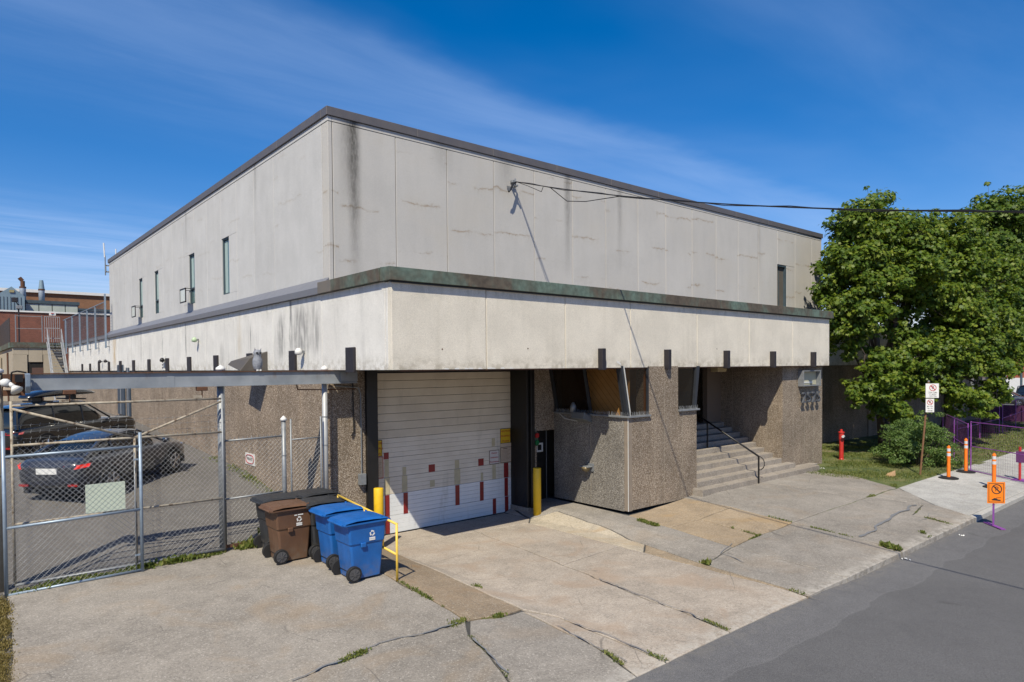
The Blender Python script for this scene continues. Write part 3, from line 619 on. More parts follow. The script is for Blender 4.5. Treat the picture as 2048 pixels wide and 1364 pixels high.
# doors in the side wall far back (blue steel)
for (a, b, z0, z1) in ((37.2, 38.0, 1.7, 4.1), (38.6, 40.3, 1.7, 4.25)):
    d = bx('side_door', plain('navy_steel_door', (.035, .055, .085), .5), 6.74, 6.80, a, b, z0, z1)
    MB().box(6.725, 6.738, (a + b) / 2 - .03, (a + b) / 2 + .03, z0, z1).build('door_mullion', M_whitepipe, d)
# brown box lights at the foot of the band
def wallbox(x0, x1, y0, y1, z1=4.45): return MB().box(x0, x1, y0, y1, 3.90, z1).build('box_light', M_brownmetal, B, .006)
for xc in (12.80, 15.53, 18.51, 21.30, 24.16): wallbox(xc - .065, xc + .065, 11.58, 11.745)
for k in range(13):
    yc = 13.48 + 3.22 * k
    if yc > 46: wallbox(6.68, 6.745, yc - .19, yc + .19, 4.4)
    else: wallbox(6.68, 6.745, yc - .19, yc + .19)

# garage door bay
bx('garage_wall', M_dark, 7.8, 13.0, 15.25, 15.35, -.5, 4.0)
bx('jamb', M_black, 7.79, 8.09, 14.80, 15.2, -.45, 3.99, bevel=.01)
bx('jamb', M_black, 12.60, 12.68, 14.36, 15.2, -.06, 3.99, bevel=.01); bx('jamb', M_black, 12.69, 12.83, 14.28, 14.46, -.06, 3.99, bevel=.01)
bx('jamb_plinth', M_step, 12.57, 12.86, 14.31, 15.18, -.40, -.05, bevel=.02)
bx('lintel', M_black, 8.09, 12.63, 15.12, 15.22, 3.86, 3.99)
def mat_doorw(name, c0, c1):
    n = NT(name); f = n.noise(1.2, 5); g = n.noise(12, 5)
    col = n.mix(n.mr(f, .35, .65), c0, c1); vv = n.noise(3, 6, v=n.sc(n.P, (1, 1, .2)), rough=.65); col = n.mix(n.mul(n.mr(vv, .55, .75), .35), col, (.30, .27, .21))
    col = n.mix(n.mul(n.mr(g, .55, .75), .15), col, (.4, .37, .3)); return n.out(col, .5, 0, n.bump(g, .04, .004))
M_dwU = mat_doorw('aged_white_door', (.60, .53, .42), (.68, .61, .49)); M_dwM = mat_doorw('cream_door_section', (.66, .60, .50), (.74, .68, .58)); M_dwL = mat_doorw('white_door_section', (.74, .76, .77), (.80, .81, .81))
GD = thing('garage_door', 'large white sectional garage door with red tape marks under the canopy', 'garage door', (8.1, 15.1, -.27))
gz = -.24
secs = [(-.25, .205, 4, M_dwL), (.21, .755, 5, M_dwL), (.76, 1.195, 4, M_dwM), (1.20, 1.70, 4, M_dwM), (1.705, 2.195, 4, M_dwM)]
z = 2.20
while z < 3.85: secs.append((z, min(z + .205, 3.86), 1, M_dwU)); z += .21
for z0, z1, nr, m in secs:
    s_ = MB(); hgt_ = (z1 - z0) / nr
    for q in range(nr):
        s_.prism([(15.14, z0 + q * hgt_), (15.101, z0 + q * hgt_ + .002), (15.100, z0 + (q + 1) * hgt_ - .004), (15.104, z0 + (q + 1) * hgt_ - .002), (15.14, z0 + (q + 1) * hgt_)], 'x', 8.09, 12.63)
    s_.build('door_section', m, GD)
MB().box(8.09, 12.63, 15.09, 15.14, -.28, -.243).build('rubber_seal', M_tyre, GD)
def dtape(x0, x1, z0, z1, m, nm): MB().box(x0, x1, 15.0935, 15.0985, z0, z1).build(nm, m, GD)
M_rtape = plain('dark_red_tape', (.24, .016, .014), .45, 0, .25, 14, bumpk=.5)
for x0, x1, z0, z1 in ((8.42, 8.55, .215, .75), (8.42, 8.55, -.24, .20), (8.96, 9.09, .20, .745), (10.60, 10.74, .19, .745), (11.45, 11.58, .20, .74), (11.91, 12.03, -.24, .20), (12.35, 12.48, .215, .75), (12.36, 12.49, -.24, .20), (12.33, 12.50, .765, 1.19)): dtape(x0, x1, z0, z1, M_rtape, 'red_tape')
for x0, x1, z0, z1 in ((8.40, 8.54, 1.67, 1.84), (9.74, 9.94, 1.20, 1.40), (11.40, 11.59, 1.20, 1.40)): dtape(x0, x1, z0, z1, M_rtape, 'red_tape')
for x0, x1, z0, z1 in ((8.41, 8.56, .765, 1.19), (8.42, 8.54, 1.21, 1.66), (8.92, 9.08, .765, 1.19), (8.94, 9.05, 1.21, 1.42), (10.57, 10.77, .765, 1.19), (10.59, 10.74, 1.21, 1.44), (11.89, 12.01, 1.72, 1.95), (11.90, 12.03, .765, 1.18), (11.48, 11.57, .765, 1.0), (9.78, 9.93, .80, .98)):
    dtape(x0, x1, z0, z1, M_tape, 'tape_residue')

def text(s, size, m, parent, loc, rot, name='lettering', ext=.0015, align='CENTER', sx=1.0):
    cu = bpy.data.curves.new(name, 'FONT'); cu.body = s; cu.size = size; cu.align_x = align; cu.align_y = 'CENTER'; cu.extrude = ext; cu.resolution_u = 3; cu.space_line = .95
    t = bpy.data.objects.new(name, cu); COL.objects.link(t); dg = bpy.context.evaluated_depsgraph_get()
    me = bpy.data.meshes.new_from_object(t.evaluated_get(dg)); bpy.data.objects.remove(t)
    me.materials.clear(); me.materials.append(m); o = bpy.data.objects.new(name, me); COL.objects.link(o)
    o.location = Vector(loc) - (origin(parent) if parent is not None else Vector((0, 0, 0))); o.rotation_euler = rot; o.scale = (sx, 1, 1)
    if parent is not None: o.parent = parent
    return o
FR = (R(90), 0, 0)              # text facing the street (-Y)
LF = (R(90), 0, R(-90))         # text facing the lot (-X)
# signs stuck to the garage door
def doorsign(name, label, x0, x1, z0, z1, m, frame=None):
    t = thing(name, label, 'sign', ((x0 + x1) / 2, 15.09, z0))
    MB().box(x0, x1, 15.086, 15.092, z0, z1).build('sign_face', m, t)
    if frame:
        f = MB(); e = .014
        f.box(x0, x1, 15.0825, 15.0855, z0, z0 + e); f.box(x0, x1, 15.0825, 15.0855, z1 - e, z1); f.box(x0, x0 + e, 15.0825, 15.0855, z0 + e, z1 - e); f.box(x1 - e, x1, 15.0825, 15.0855, z0 + e, z1 - e)
        f.build('border', frame, t)
    return t
t = doorsign('height_sign', 'yellow height limit sign at the right of the garage door', 12.20, 12.585, 1.77, 2.20, M_yelsign, plain('brown_border', (.10, .06, .02), .8))
for i, s_ in enumerate(('HAUTEUR', 'MAXIMALE', '14 pieds')): text(s_, .078, M_redprint, t, (12.392, 15.082, 2.12 - .14 * i), FR)
t = doorsign('height_sign', 'yellow height limit sign half hidden by the left black jamb', 8.0, 8.35, 1.76, 2.17, M_yelsign, plain('brown_border', (.10, .06, .02), .8))
for i, s_ in enumerate(('HAUTEUR', 'MAXIMALE', '14 pieds')): text(s_, .075, M_redprint, t, (8.19, 15.082, 2.09 - .13 * i), FR)
t = doorsign('suspension_sign', 'white sign with red lettering beside the torn brown notice', 11.79, 12.15, 1.20, 1.60, plain('white_sign_face', (.62, .58, .55), .6), plain('brown_border', (.10, .06, .02), .8))
for i, s_ in enumerate(('Abaisser', 'Suspension', 'Pneumatique')): text(s_, .064, M_redprint, t, (11.97, 15.082, 1.52 - .125 * i), FR)
t = doorsign('notice', 'torn brown paper notice below the right yellow sign', 12.20, 12.62, 1.20, 1.66, M_paper, plain('brown_border', (.10, .06, .02), .8))
pr = MB(); pr.box(12.29, 12.46, 15.0825, 15.0845, 1.60, 1.625)
for k in range(9): pr.box(12.24, 12.24 + .33 - .05 * (k % 3), 15.0825, 15.0845, 1.56 - .036 * k, 1.566 - .036 * k)
pr.build('print', plain('faded_print', (.20, .13, .09), .8), t)
MB().box(12.20, 12.62, 15.08, 15.092, 1.67, 1.765).build('folded_flap', M_paper, t)
t = doorsign('notice', 'brown paper notice beside the left black jamb', 8.0, 8.375, 1.20, 1.75, M_paper, M_redprint)
pr = MB(); pr.box(8.12, 8.24, 15.0825, 15.0845, 1.65, 1.675)
for k in range(9): pr.box(8.08, 8.34 - .03 * (k % 3), 15.0825, 15.0845, 1.60 - .04 * k, 1.606 - .04 * k)
pr.build('print', plain('faded_print', (.20, .13, .09), .8), t)

# wall between garage and booth, with the personnel door
bx('pebble_panel', M_peb, 12.84, 13.92, 14.62, 14.75, 2.10, 3.98); bx('pebble_panel', M_peb, 12.84, 13.20, 14.62, 14.75, -.1, 2.095)
pd = bx('personnel_door', M_black, 13.21, 13.90, 14.85, 14.90, -.05, 2.12); MB().box(13.78, 13.80, 14.84, 14.848, 0, 2.08).build('weather_strip', M_galv, pd)
mm = MB(); 
for (a, b, c_, d) in ((13.37, 13.64, 1.44, 1.49), (13.37, 13.64, 1.66, 1.71), (13.37, 13.42, 1.49, 1.66), (13.59, 13.64, 1.49, 1.66)): mm.box(a, b, 14.825, 14.848, c_, d)
mm.build('window_frame', plain('pale_grey_frame', (.62, .64, .64), .5), pd, .004)
# booth
bx('booth_front', M_peb, 14.06, 14.78, 11.73, 11.88, .10, 2.60); bx('booth_front', M_peb, 14.786, 16.10, 11.73, 11.88, .10, 3.98); bx('booth_front', M_peb, 16.106, 17.0, 11.73, 11.88, .10, 2.66)
bx('booth_corner', M_smooth, 13.905, 14.054, 11.732, 11.88, .08, 2.60); bx('corner_bead', M_white, 13.892, 13.903, 11.732, 11.745, .08, 2.60)
for a, b in ((11.89, 13.15), (13.156, 14.62)): bx('booth_side', M_pebG, 13.90, 14.04, a, b, .06, 2.60, bevel=.004)
bx('booth_plinth', M_dark, 14.05, 16.95, 11.87, 14.6, -.3, .25)
bx('booth_right', M_peb, 16.86, 17.0, 11.89, 15.3, -.1, 2.66); bx('booth_floor', M_dark, 14.05, 16.85, 11.9, 15.3, 2.3, 2.5); bx('booth_back', plain('booth_inner_wall', (.15, .12, .09), .9), 14.05, 17.0, 14.63, 14.75, 2.4, 4.0)
bx('booth_pier', M_peb, 14.79, 16.09, 11.89, 12.2, 2.5, 3.98)
bx('booth_lining', M_wood, 15.2, 15.24, 12.25, 14.6, 2.4, 3.98)
M_alu = plain('dark_window_frame', (.045, .05, .06), .45, .4, .15)
# side glazing leans outwards at the top
def sidepane(y0, y1, m, nm='window'):
    w = MB().quad((14.00, y0, 2.66), (14.00, y1, 2.66), (13.72, y1, 3.98), (13.72, y0, 3.98)).build(nm, m, B); return w
bw = thing('booth_glazing', None, None); bw.parent = B; bw.location = (0, 0, 0); bw.matrix_parent_inverse = Matrix.Identity(4)
bpy.data.objects.remove(bw)
w1 = sidepane(13.22, 14.5, M_glassbooth); w2 = sidepane(11.98, 13.12, mat_glass('clear_booth_glass', (.02, .016, .012), .07))
def lean(y0, y1, off=0.0, w=.05, nm='window_frame', m=M_alu, par=None):
    s_ = MB(); s_.add([(14.01 + off, y0, 2.62), (14.01 + off, y1, 2.62), (14.01 + off - w, y1, 2.62), (14.01 + off - w, y0, 2.62), (13.73 + off, y0, 4.0), (13.73 + off, y1, 4.0), (13.73 + off - w, y1, 4.0), (13.73 + off - w, y0, 4.0)],
        [(0, 1, 2, 3), (4, 7, 6, 5), (0, 4, 5, 1), (1, 5, 6, 2), (2, 6, 7, 3), (3, 7, 4, 0)]); return s_.build(nm, m, par)
lean(13.12, 13.22, par=B); lean(11.86, 11.98, par=B); lean(14.5, 14.61, par=B)
lean(11.745, 11.858, .0, .10, 'corner_post', M_alu, B); lean(11.862, 11.874, .006, .062, 'white_trim', M_shell, B); lean(11.728, 11.742, .012, .03, 'white_trim', M_shell, B)
bx('sill', M_galv, 13.84, 14.79, 11.66, 11.90, 2.602, 2.65, bevel=.005); bx('sill', M_galv, 13.82, 14.02, 11.90, 14.55, 2.602, 2.65, bevel=.005)
bx('sill', M_galv, 16.1, 17.08, 11.66, 11.90, 2.67, 2.72, bevel=.005)
# plywood seen behind the side glazing: diagonal boards
MB().quad((14.20, 11.93, 2.45), (14.20, 13.28, 2.45), (14.20, 13.62, 3.98), (14.20, 11.93, 3.98)).build('plywood_board', M_wood, B)
wb = MB(); y0_, sl_ = 11.93, .95
for k in range(-9, 9):      # dark joints of the diagonal boarding
    ya = 11.93 + k * .21; pa = []
    for t_ in np.linspace(0, 1.53, 24):
        y = ya + sl_ * t_
        if 11.95 < y < 13.27 + .34 * t_ / 1.53: pa.append((y, 2.45 + t_))
    if len(pa) > 1: wb.quad((14.196, pa[0][0], pa[0][1]), (14.196, pa[0][0] + .014, pa[0][1]), (14.196, pa[-1][0] + .014, pa[-1][1]), (14.196, pa[-1][0], pa[-1][1]))
bm_ = wb.build('board_joints', plain('joint_brown', (.34, .17, .06), .9), B)
bx('board_backing', plain('dark_brown_backing', (.10, .045, .018), .9), 14.22, 14.24, 13.3, 14.6, 2.4, 3.98)
# front panes
MB().quad((14.03, 11.80, 2.66), (14.76, 11.80, 2.66), (14.76, 11.80, 3.98), (13.76, 11.80, 3.98)).build('window', M_glassbooth, B)
bx('window_frame', plain('orange_timber_frame', (.33, .13, .04), .6), 14.70, 14.74, 11.81, 11.86, 2.66, 3.98); bx('window_frame', M_alu, 14.745, 14.785, 11.74, 11.86, 2.66, 3.98)
MB().quad((16.12, 11.80, 2.72), (16.88, 11.80, 2.72), (17.02, 11.80, 3.98), (16.12, 11.80, 3.98)).build('window', M_glassbooth, B)
MB().add([(16.87, 11.73, 2.72), (16.99, 11.73, 2.72), (17.17, 11.73, 3.98), (17.03, 11.73, 3.98), (16.87, 15.2, 2.72), (16.99, 15.2, 2.72), (17.17, 15.2, 3.98), (17.03, 15.2, 3.98)],
    [(0, 1, 2, 3), (4, 7, 6, 5), (0, 4, 5, 1), (1, 5, 6, 2), (2, 6, 7, 3), (3, 7, 4, 0)]).build('window_frame', M_alu, B)
bx('desk', M_smooth, 16.2, 16.8, 12.6, 13.2, 2.5, 3.1)
for (xc, zc) in ((7.95, 4.38), (10.35, 4.42), (18.1, 4.5)): MB().tube((xc, 11.745, zc), (xc, 11.752, zc), .018, 8).build('anchor_hole', M_rust, B)
for k in range(9):
    xc = 8.0 + k * .21 + .05 * (k % 3); MB().add([(xc, 11.7455, 3.955), (xc + .13, 11.7455, 3.955), (xc + .10, 11.7455, 3.975 + .012 * (k % 2)), (xc + .02, 11.7455, 3.985)], [(0, 1, 2, 3)]).build('chipped_edge', M_white, B)
MB().add([(13.45, 11.7455, 4.10), (13.62, 11.7455, 4.02), (13.64, 11.7455, 4.05), (13.50, 11.7455, 4.13)], [(0, 1, 2, 3)]).build('paint_mark', M_white, B)
M_bead = plain('pale_joint_bead', (.33, .29, .23), .9)
for xc, z0, z1 in ((15.45, .1, 3.98), (16.30, .1, 2.66), (15.02, .1, 2.6)): bx('panel_joint', M_bead, xc, xc + .012, 11.727, 11.7285, z0, z1)
for xc in (23.35, 24.2, 24.9): bx('panel_joint', M_bead, xc, xc + .014, 12.017, 12.0185, .4, 3.98)
for yc in (12.6, 13.3, 14.0): bx('panel_joint', M_bead, 22.597, 22.5985, yc, yc + .012, .6, 3.98)
for yc in (13.1,): bx('panel_joint', M_bead, 13.897, 13.8985, yc, yc + .012, .1, 2.6)
# bird spikes on the sills
sk = MB()
def spikes(p0, p1, n):
    p0 = Vector(p0); p1 = Vector(p1)
    for i in range(n):
        p = p0.lerp(p1, i / n); d = Vector((random.uniform(-.03, .03), random.uniform(-.03, .03), .11)); sk.tube(p, p + d, .0045, 3, .002)
        d = Vector((random.uniform(-.06, .0), random.uniform(-.05, .02), .09)); sk.tube(p, p + d, .0045, 3, .002)
spikes((13.86, 11.75, 2.65), (13.86, 14.5, 2.65), 60); spikes((13.9, 11.70, 2.65), (14.76, 11.70, 2.65), 22); spikes((16.12, 11.70, 2.72), (17.05, 11.70, 2.72), 24)
sp_ = sk.build('bird_spikes', M_galv, B); sp_['kind'] = 'stuff'
# recess, wing with the address
bx('pebble_panel', M_peb, 22.6, 25.6, 12.02, 12.2, -.3, 3.98); bx('pebble_panel', M_peb, 22.602, 22.78, 12.206, 14.5, -.3, 3.98); bx('pebble_panel', M_peb, 25.42, 25.598, 12.206, 15.0, -.3, 3.98)
bx('recess_pier', plain('recess_pier_brown', (.17, .13, .10), .9), 21.7, 22.6, 14.5, 14.7, 0, 3.98)
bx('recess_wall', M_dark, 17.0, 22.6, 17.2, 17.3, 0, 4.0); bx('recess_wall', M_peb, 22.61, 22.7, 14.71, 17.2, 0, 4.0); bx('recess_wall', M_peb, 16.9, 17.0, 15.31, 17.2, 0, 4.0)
en = bx('entrance_door', M_glassdark, 18.2, 21.2, 17.1, 17.16, 1.83, 3.9)
# one storey rear wing running on behind the trees
for a in np.arange(25.6, 57, 3.1):
    b = min(a + 3.1, 58); bx('band_panel', M_baF, a + .01, b - .01, 14.62, 14.76, 3.95, 5.72, bevel=.005); bx('pebble_panel', M_peb, a + .006, b - .006, 14.86, 14.98, -.4, 3.94)
    MB().box(a + .003, b - .003, 14.55, 14.95, 5.73, 6.0).build('copper_cap', M_cop, B)
bx('soffit', M_dark, 25.6, 58, 14.76, 14.99, 3.96, 4.0)
for xc in (30.5, 36.7): bx('pilaster', M_smooth, xc, xc + .4, 14.80, 14.855, -.3, 3.9)
bx('pilaster', plain('sunlit_tan_pier', (.36, .29, .22), .9), 47.6, 49.8, 14.2, 14.85, -.4, 5.7)
for xc in (46.4, 53.0, 55.5):
    q = bx('window', M_galv, xc, xc + .8, 14.82, 14.856, 1.7, 3.6); MB().box(xc + .06, xc + .74, 14.81, 14.818, 1.76, 3.54).build('glass', M_glassdk2, q)

# ------------------------------------------------------------------ entrance stairs
ST = thing('entrance_stairs', 'worn concrete stairs climbing into the dark entrance recess', 'stairs', (19.9, 11.4, .18))
for k in range(10):
    y0 = 11.38 + .33 * k; z1 = .345 + .165 * k; y1 = y0 + .36
    xl, xr = (16.80, 24.05) if k == 0 else (17.006, 22.95 if k == 1 else 22.594)
    cuts = [xl] + {0: [18.9, 21.6], 1: [19.6], 2: [17.9, 20.6], 3: [19.2, 21.4], 4: [18.4]}.get(k, []) + [xr]
    for a, b in zip(cuts[:-1], cuts[1:]): MB().box(a + .004, b - .004, y0, y1, z1 - .5 if k else -.1, z1).build('step', M_step, ST, .012, segs=2)
MB().box(17.006, 22.594, 14.69, 17.15, 1.5, 1.825).build('landing', M_step, ST)
MB().box(22.96, 24.6, 11.72, 12.01, -.2, .33).build('step', M_step, ST, .012)
HR = thing('handrail', 'black steel handrail in the middle of the entrance stairs', 'handrail', (19.85, 11.35, .2))
hb = MB(); hb.path([(19.85, 11.36, 1.06), (19.85, 14.3, 2.62), (19.85, 14.9, 2.66)], .03)
pts = [(19.85, 11.36, 1.06)] + [(19.85, 11.36 - .20 * math.sin(t), 1.06 - .22 * (1 - math.cos(t))) for t in np.linspace(.2, math.pi, 8)]
hb.path(pts, .014, 6); hb.build('rail', M_black, HR, smooth=True)
for y, z0, z1 in ((11.36, .15, 1.06), (13.26, .98, 2.08)): MB().box(19.83, 19.87, y - .02, y + .02, z0, z1).build('post', M_black, HR)

# ------------------------------------------------------------------ wall fittings (things of their own)
t = thing('wall_lamp', 'small brass bowl lamp on the grey side of the booth', 'lamp', (13.89, 13.14, 1.1))
MB().box(13.86, 13.895, 12.98, 13.20, 1.02, 1.24).build('back_plate', M_galv, t, .004); MB().box(13.66, 13.86, 13.0, 13.34, 1.14, 1.18).build('hood', M_galv, t, .01)
MB().lathe([(.02, -.13), (.09, -.10), (.13, -.03), (.14, 0)], (13.76, 13.17, 1.14), 14).build('bowl', M_brass, t, smooth=True)
t = thing('floodlight', 'grey twin floodlight on the booth sill between the bird spikes', 'lamp', (13.85, 13.4, 2.65))
MB().prism([(13.55, 2.52), (13.88, 2.40), (13.88, 2.58), (13.60, 2.70)], 'y', 13.05, 13.55).build('lamp_body', plain('grey_cast_housing', (.16, .17, .17), .5), t, .01)
MB().lathe([(.10, -.16), (.09, 0), (.03, .12)], (13.72, 13.62, 2.85), 12).build('lamp_head', M_galv, t, smooth=True); MB().tube((13.86, 13.5, 2.5), (13.75, 13.6, 2.75), .02).build('bracket', M_black, t)
t = thing('cable', 'thin grey cable looping under the booth sill', 'cable', (13.88, 14.5, 2.6))
MB().path([(13.87, 14.60, 2.62), (13.87, 14.35, 2.60), (13.86, 14.1, 2.46), (13.86, 13.6, 2.42)], .014, 6).build('wire', M_shell, t)
t = thing('soffit_lamp', 'beige ceiling lamp under the canopy before the stairs', 'lamp', (21.0, 13.6, 3.99))
MB().prism([(20.75, 3.995), (20.80, 3.76), (21.32, 3.76), (21.38, 3.995)], 'y', 13.45, 13.75).build('diffuser', plain('aged_lamp_shade', (.52, .42, .24), .5), t, .01)
t = thing('sign_box', 'grey metal notice box on the wall above the address numbers', 'sign box', (24.4, 12.0, 3.2))
s_ = MB(); s_.box(23.70, 23.74, 11.80, 12.015, 3.20, 3.78); s_.box(25.00, 25.04, 11.80, 12.015, 3.20, 3.78); s_.box(23.74, 25.0, 11.80, 12.015, 3.20, 3.24); s_.box(23.74, 25.0, 11.80, 12.015, 3.74, 3.78); s_.build('frame', M_galv, t, .004)
MB().box(23.75, 24.99, 11.97, 12.01, 3.25, 3.73).build('panel', plain('notice_board', (.42, .41, .30), .6), t); MB().box(23.9, 24.7, 11.955, 11.965, 3.32, 3.36).build('tube_lamp', M_white, t)
t = thing('address_number', 'dark metal street number standing off the brown wall right of the stairs', 'sign', (24.4, 12.0, 2.5))
for i, ch in enumerate('2525'): text(ch, .56, plain('dark_grey_numeral', (.10, .11, .13), .5, .3), t, (23.88 + .37 * i, 11.88, 2.77), FR, 'numeral', .035)
t = thing('vent_hood', 'brown angular vent hood on the white band behind the owl', 'vent', (6.74, 19.2, 4.0))
MB().add([(6.745, 18.55, 3.92), (6.745, 19.62, 3.92), (6.745, 19.62, 4.42), (6.745, 18.55, 4.48), (6.05, 18.75, 3.94), (6.05, 19.75, 4.12), (6.12, 19.70, 4.22), (6.30, 18.65, 4.30)],
    [(0, 1, 2, 3), (0, 3, 7, 4), (4, 7, 6, 5), (1, 5, 6, 2), (3, 2, 6, 7), (0, 4, 5, 1)]).build('hood', plain('brown_hood', (.085, .075, .065), .6), t, .01)
t = thing('traffic_light', 'small red and green signal beside the black door', 'signal', (13.1, 14.55, 1.9))
MB().box(13.0, 13.16, 14.50, 14.61, 1.68, 2.08).build('housing', plain('signal_housing', (.08, .1, .07), .6), t, .01)
MB().tube((13.08, 14.50, 1.99), (13.08, 14.46, 1.99), .075, 14).build('red_lens', M_redprint, t); MB().tube((13.08, 14.50, 1.78), (13.08, 14.46, 1.78), .075, 14).build('green_lens', M_greenlamp, t)
t = thing('private_sign', 'small white PRIVATE sign with red border on the side wall', 'sign', (6.80, 20.2, 1.3))
MB().box(6.79, 6.807, 19.85, 20.65, 1.14, 1.48).build('plate', M_white, t); 
s_ = MB(); rr = [(20.25 + .33 * math.copysign(abs(math.cos(q)) ** .5, math.cos(q)), 1.31 + .125 * math.sin(q)) for q in np.linspace(0, 2 * math.pi, 25)]
for (a, b), (c_, d) in zip(rr[:-1], rr[1:]): s_.tube((6.787, a, b), (6.787, c_, d), .014, 4)
s_.build('border', M_redprint, t); text('PRIVATE', .125, M_darktext, t, (6.787, 20.25, 1.31), LF)
t = thing('junction_box', 'grey electrical box with conduit left of the garage jamb', 'electrical box', (7.66, 14.88, 1.1))
MB().box(7.57, 7.74, 14.78, 14.897, 1.15, 1.42).build('box', M_galv, t, .006); MB().path([(7.66, 14.87, 1.42), (7.66, 14.87, 3.35), (7.60, 14.87, 3.52), (7.0, 14.87, 3.58)], .015, 6).build('conduit', M_galv, t)
t = thing('cable', 'black cable hanging on the pebble wall left of the garage', 'cable', (7.5, 14.88, 2.4))
MB().path([(7.45, 14.87, 3.95), (7.47, 14.87, 2.45), (7.40, 14.86, 2.36)], .017, 6).build('wire', M_black, t)
for (yc, zc, m) in ((16.05, 4.33, M_white), (25.2, 4.95, plain('green_white_camera', (.42, .55, .36), .5)), (29.9, 4.3, M_black), (42.8, 4.4, M_brownmetal), (44.6, 4.4, M_brownmetal)):
    t = thing('wall_camera', {16.05: 'small white camera on the band above the tall pipe', 25.2: 'green tinged camera high on the white band', 29.9: 'black camera low on the white band beside a box light', 42.8: 'brown wall light right of the rooftop fence posts', 44.6: 'brown wall light below the rooftop fence posts'}[yc], 'camera' if yc < 40 else 'lamp', (6.74, yc, zc))
    MB().lathe([(.05, 0), (.09, .03), (.09, .10), (.04, .17)], (6.60, yc, zc), 12).build('dome', m, t, smooth=True); MB().box(6.60, 6.745, yc - .03, yc + .03, zc + .05, zc + .11).build('bracket', M_galv, t)
t = thing('sensor_strip', 'checkered black and white strip beside a box light on the band', 'sensor', (6.72, 29.3, 4.1))
for k in range(9): MB().box(6.68, 6.742, 30.05 + .12 * (k % 2), 30.17 + .12 * (k % 2), 3.98 + .06 * k, 4.035 + .06 * k).build('segment', M_darktext if k % 2 else M_white, t)
MB().box(6.70, 6.741, 30.0, 30.4, 3.96, 4.55).build('plate', M_white, t)
t = thing('antenna', 'white antenna pair at the far roof corner', 'antenna', (6.85, 43.45, 9.6))
MB().path([(6.80, 43.5, 9.3), (6.80, 43.5, 10.4)], .03, 6).build('mast', M_galv, t); MB().box(6.80, 7.0, 43.34, 43.40, 9.45, 9.52).box(6.80, 7.0, 43.34, 43.40, 9.8, 9.87).box(6.78, 6.83, 43.34, 43.55, 9.45, 9.87).build('bracket', M_galv, t); MB().path([(6.78, 43.5, 10.3), (6.74, 43.5, 11.1)], .035, 6).build('aerial', M_white, t); MB().path([(7.3, 43.3, 10.3), (7.3, 43.3, 10.8)], .03, 6).build('aerial', M_white, t)

# bracket and service cable over the street
t = thing('cable_bracket', 'weatherhead and insulator bracket high on the concrete wall', 'bracket', (12.6, 14.9, 9.2))
MB().box(12.55, 12.65, 14.85, 14.975, 9.32, 9.40).build('bracket_plate', M_galv, t, .01); MB().tube((12.60, 14.80, 9.12), (12.60, 14.80, 9.42), .024, 8).build('insulator', M_galv, t)
MB().tube((12.60, 14.95, 9.20), (12.60, 14.70, 9.20), .03, 8).build('insulator', M_galv, t)
MB().path([(12.62, 14.8, 9.32), (12.48, 14.75, 9.24), (12.36, 14.72, 9.06), (12.28, 14.72, 8.98)], .03, 8).build('service_head', M_black, t)
hd = MB()
for k in range(5): hd.tube((12.22 + .02 * k, 14.7, 9.0), (12.18 + .03 * k, 14.66, 9.12), .010, 5)
hd.build('wire_ends', M_galv, t)
t = thing('power_cable', 'black service cable strung from the wall bracket across the street', 'cable', (12.6, 14.8, 9.3))
CE = Vector((9.9, -14.0, 4.35)); C0 = Vector((12.6, 14.78, 9.33))
def cabl(s_): p = C0.lerp(CE, s_); p.z -= 4 * 1.15 * s_ * (1 - s_); return p
MB().path([cabl(i / 40) for i in range(41)], .013, 6).build('wire', M_black, t); 
MB().path([cabl(i / 40) + Vector((.03, 0, .028 * math.sin(i * 1.7))) for i in range(41)], .008, 6).build('wire', M_black, t)
lp = [cabl(0), cabl(.02) + Vector((0, 0, -.06)), cabl(.042) + Vector((0, 0, -.16)), cabl(.045) + Vector((0, 0, -.02))]
MB().path(lp, .009, 5).build('loop', M_black, t)
lp = [cabl(.055), cabl(.08) + Vector((0, 0, -.30)), cabl(.105) + Vector((0, 0, -.24)), cabl(.15)]
MB().path(lp, .011, 5).build('loop', M_black, t)

# ------------------------------------------------------------------ fence, gates and beam
BM = thing('gate_beam', 'blue grey steel track beam carrying the sliding gate', 'beam', (4.0, 14.55, 3.7))
MB().box(1.02, 7.38, 14.50, 14.52, 3.66, 3.93).build('web', M_beam, BM); MB().box(1.02, 7.38, 14.46, 14.62, 3.932, 3.95).build('top_flange', M_rust, BM); MB().box(1.02, 7.38, 14.46, 14.62, 3.642, 3.659).build('bottom_flange', M_beam, BM)
MB().box(3.28, 3.42, 14.495, 14.499, 3.66, 3.93).build('splice_plate', M_beam, BM, .002)
MB().box(.70, 1.01, 14.50, 14.60, 3.56, 3.94).build('end_plate', M_rust, BM); MB().box(6.95, 7.38, 14.47, 14.62, 3.70, 3.90).build('end_bracket', M_beam, BM)
PO = lambda n_, lab, x, y, r, z0, z1, m, g=None: None
def post(name, lab, x, y, r, z0, z1, m, cap=True, g=None):
    t = thing(name, lab, 'post', (x, y, z0), g); MB().tube((x, y, z0), (x, y, z1), r, 18).build('shaft', m, t, smooth=True)
    for zb in (z0 + (z1 - z0) * .55, z0 + (z1 - z0) * .72): MB().tube((x, y, zb), (x, y, zb + .02), r + .006, 18).build('band_clamp', M_galv, t)
    if cap: MB().lathe([(r + .02, 0), (r + .02, .05), (r * .6, .09), (.01, .11)], (x, y, z1), 16).build('cap', M_white, t, smooth=True)
    return t
post('gate_post', 'thick old round post at the left end of the beam', .59, 14.62, .115, 0, 3.96, plain('weathered_tan_post', (.30, .27, .21), .7, .1, .25, 5))
post('gate_post', 'thick grey gate post behind the sliding gate frame', 4.33, 14.62, .075, .1, 3.97, M_galv)
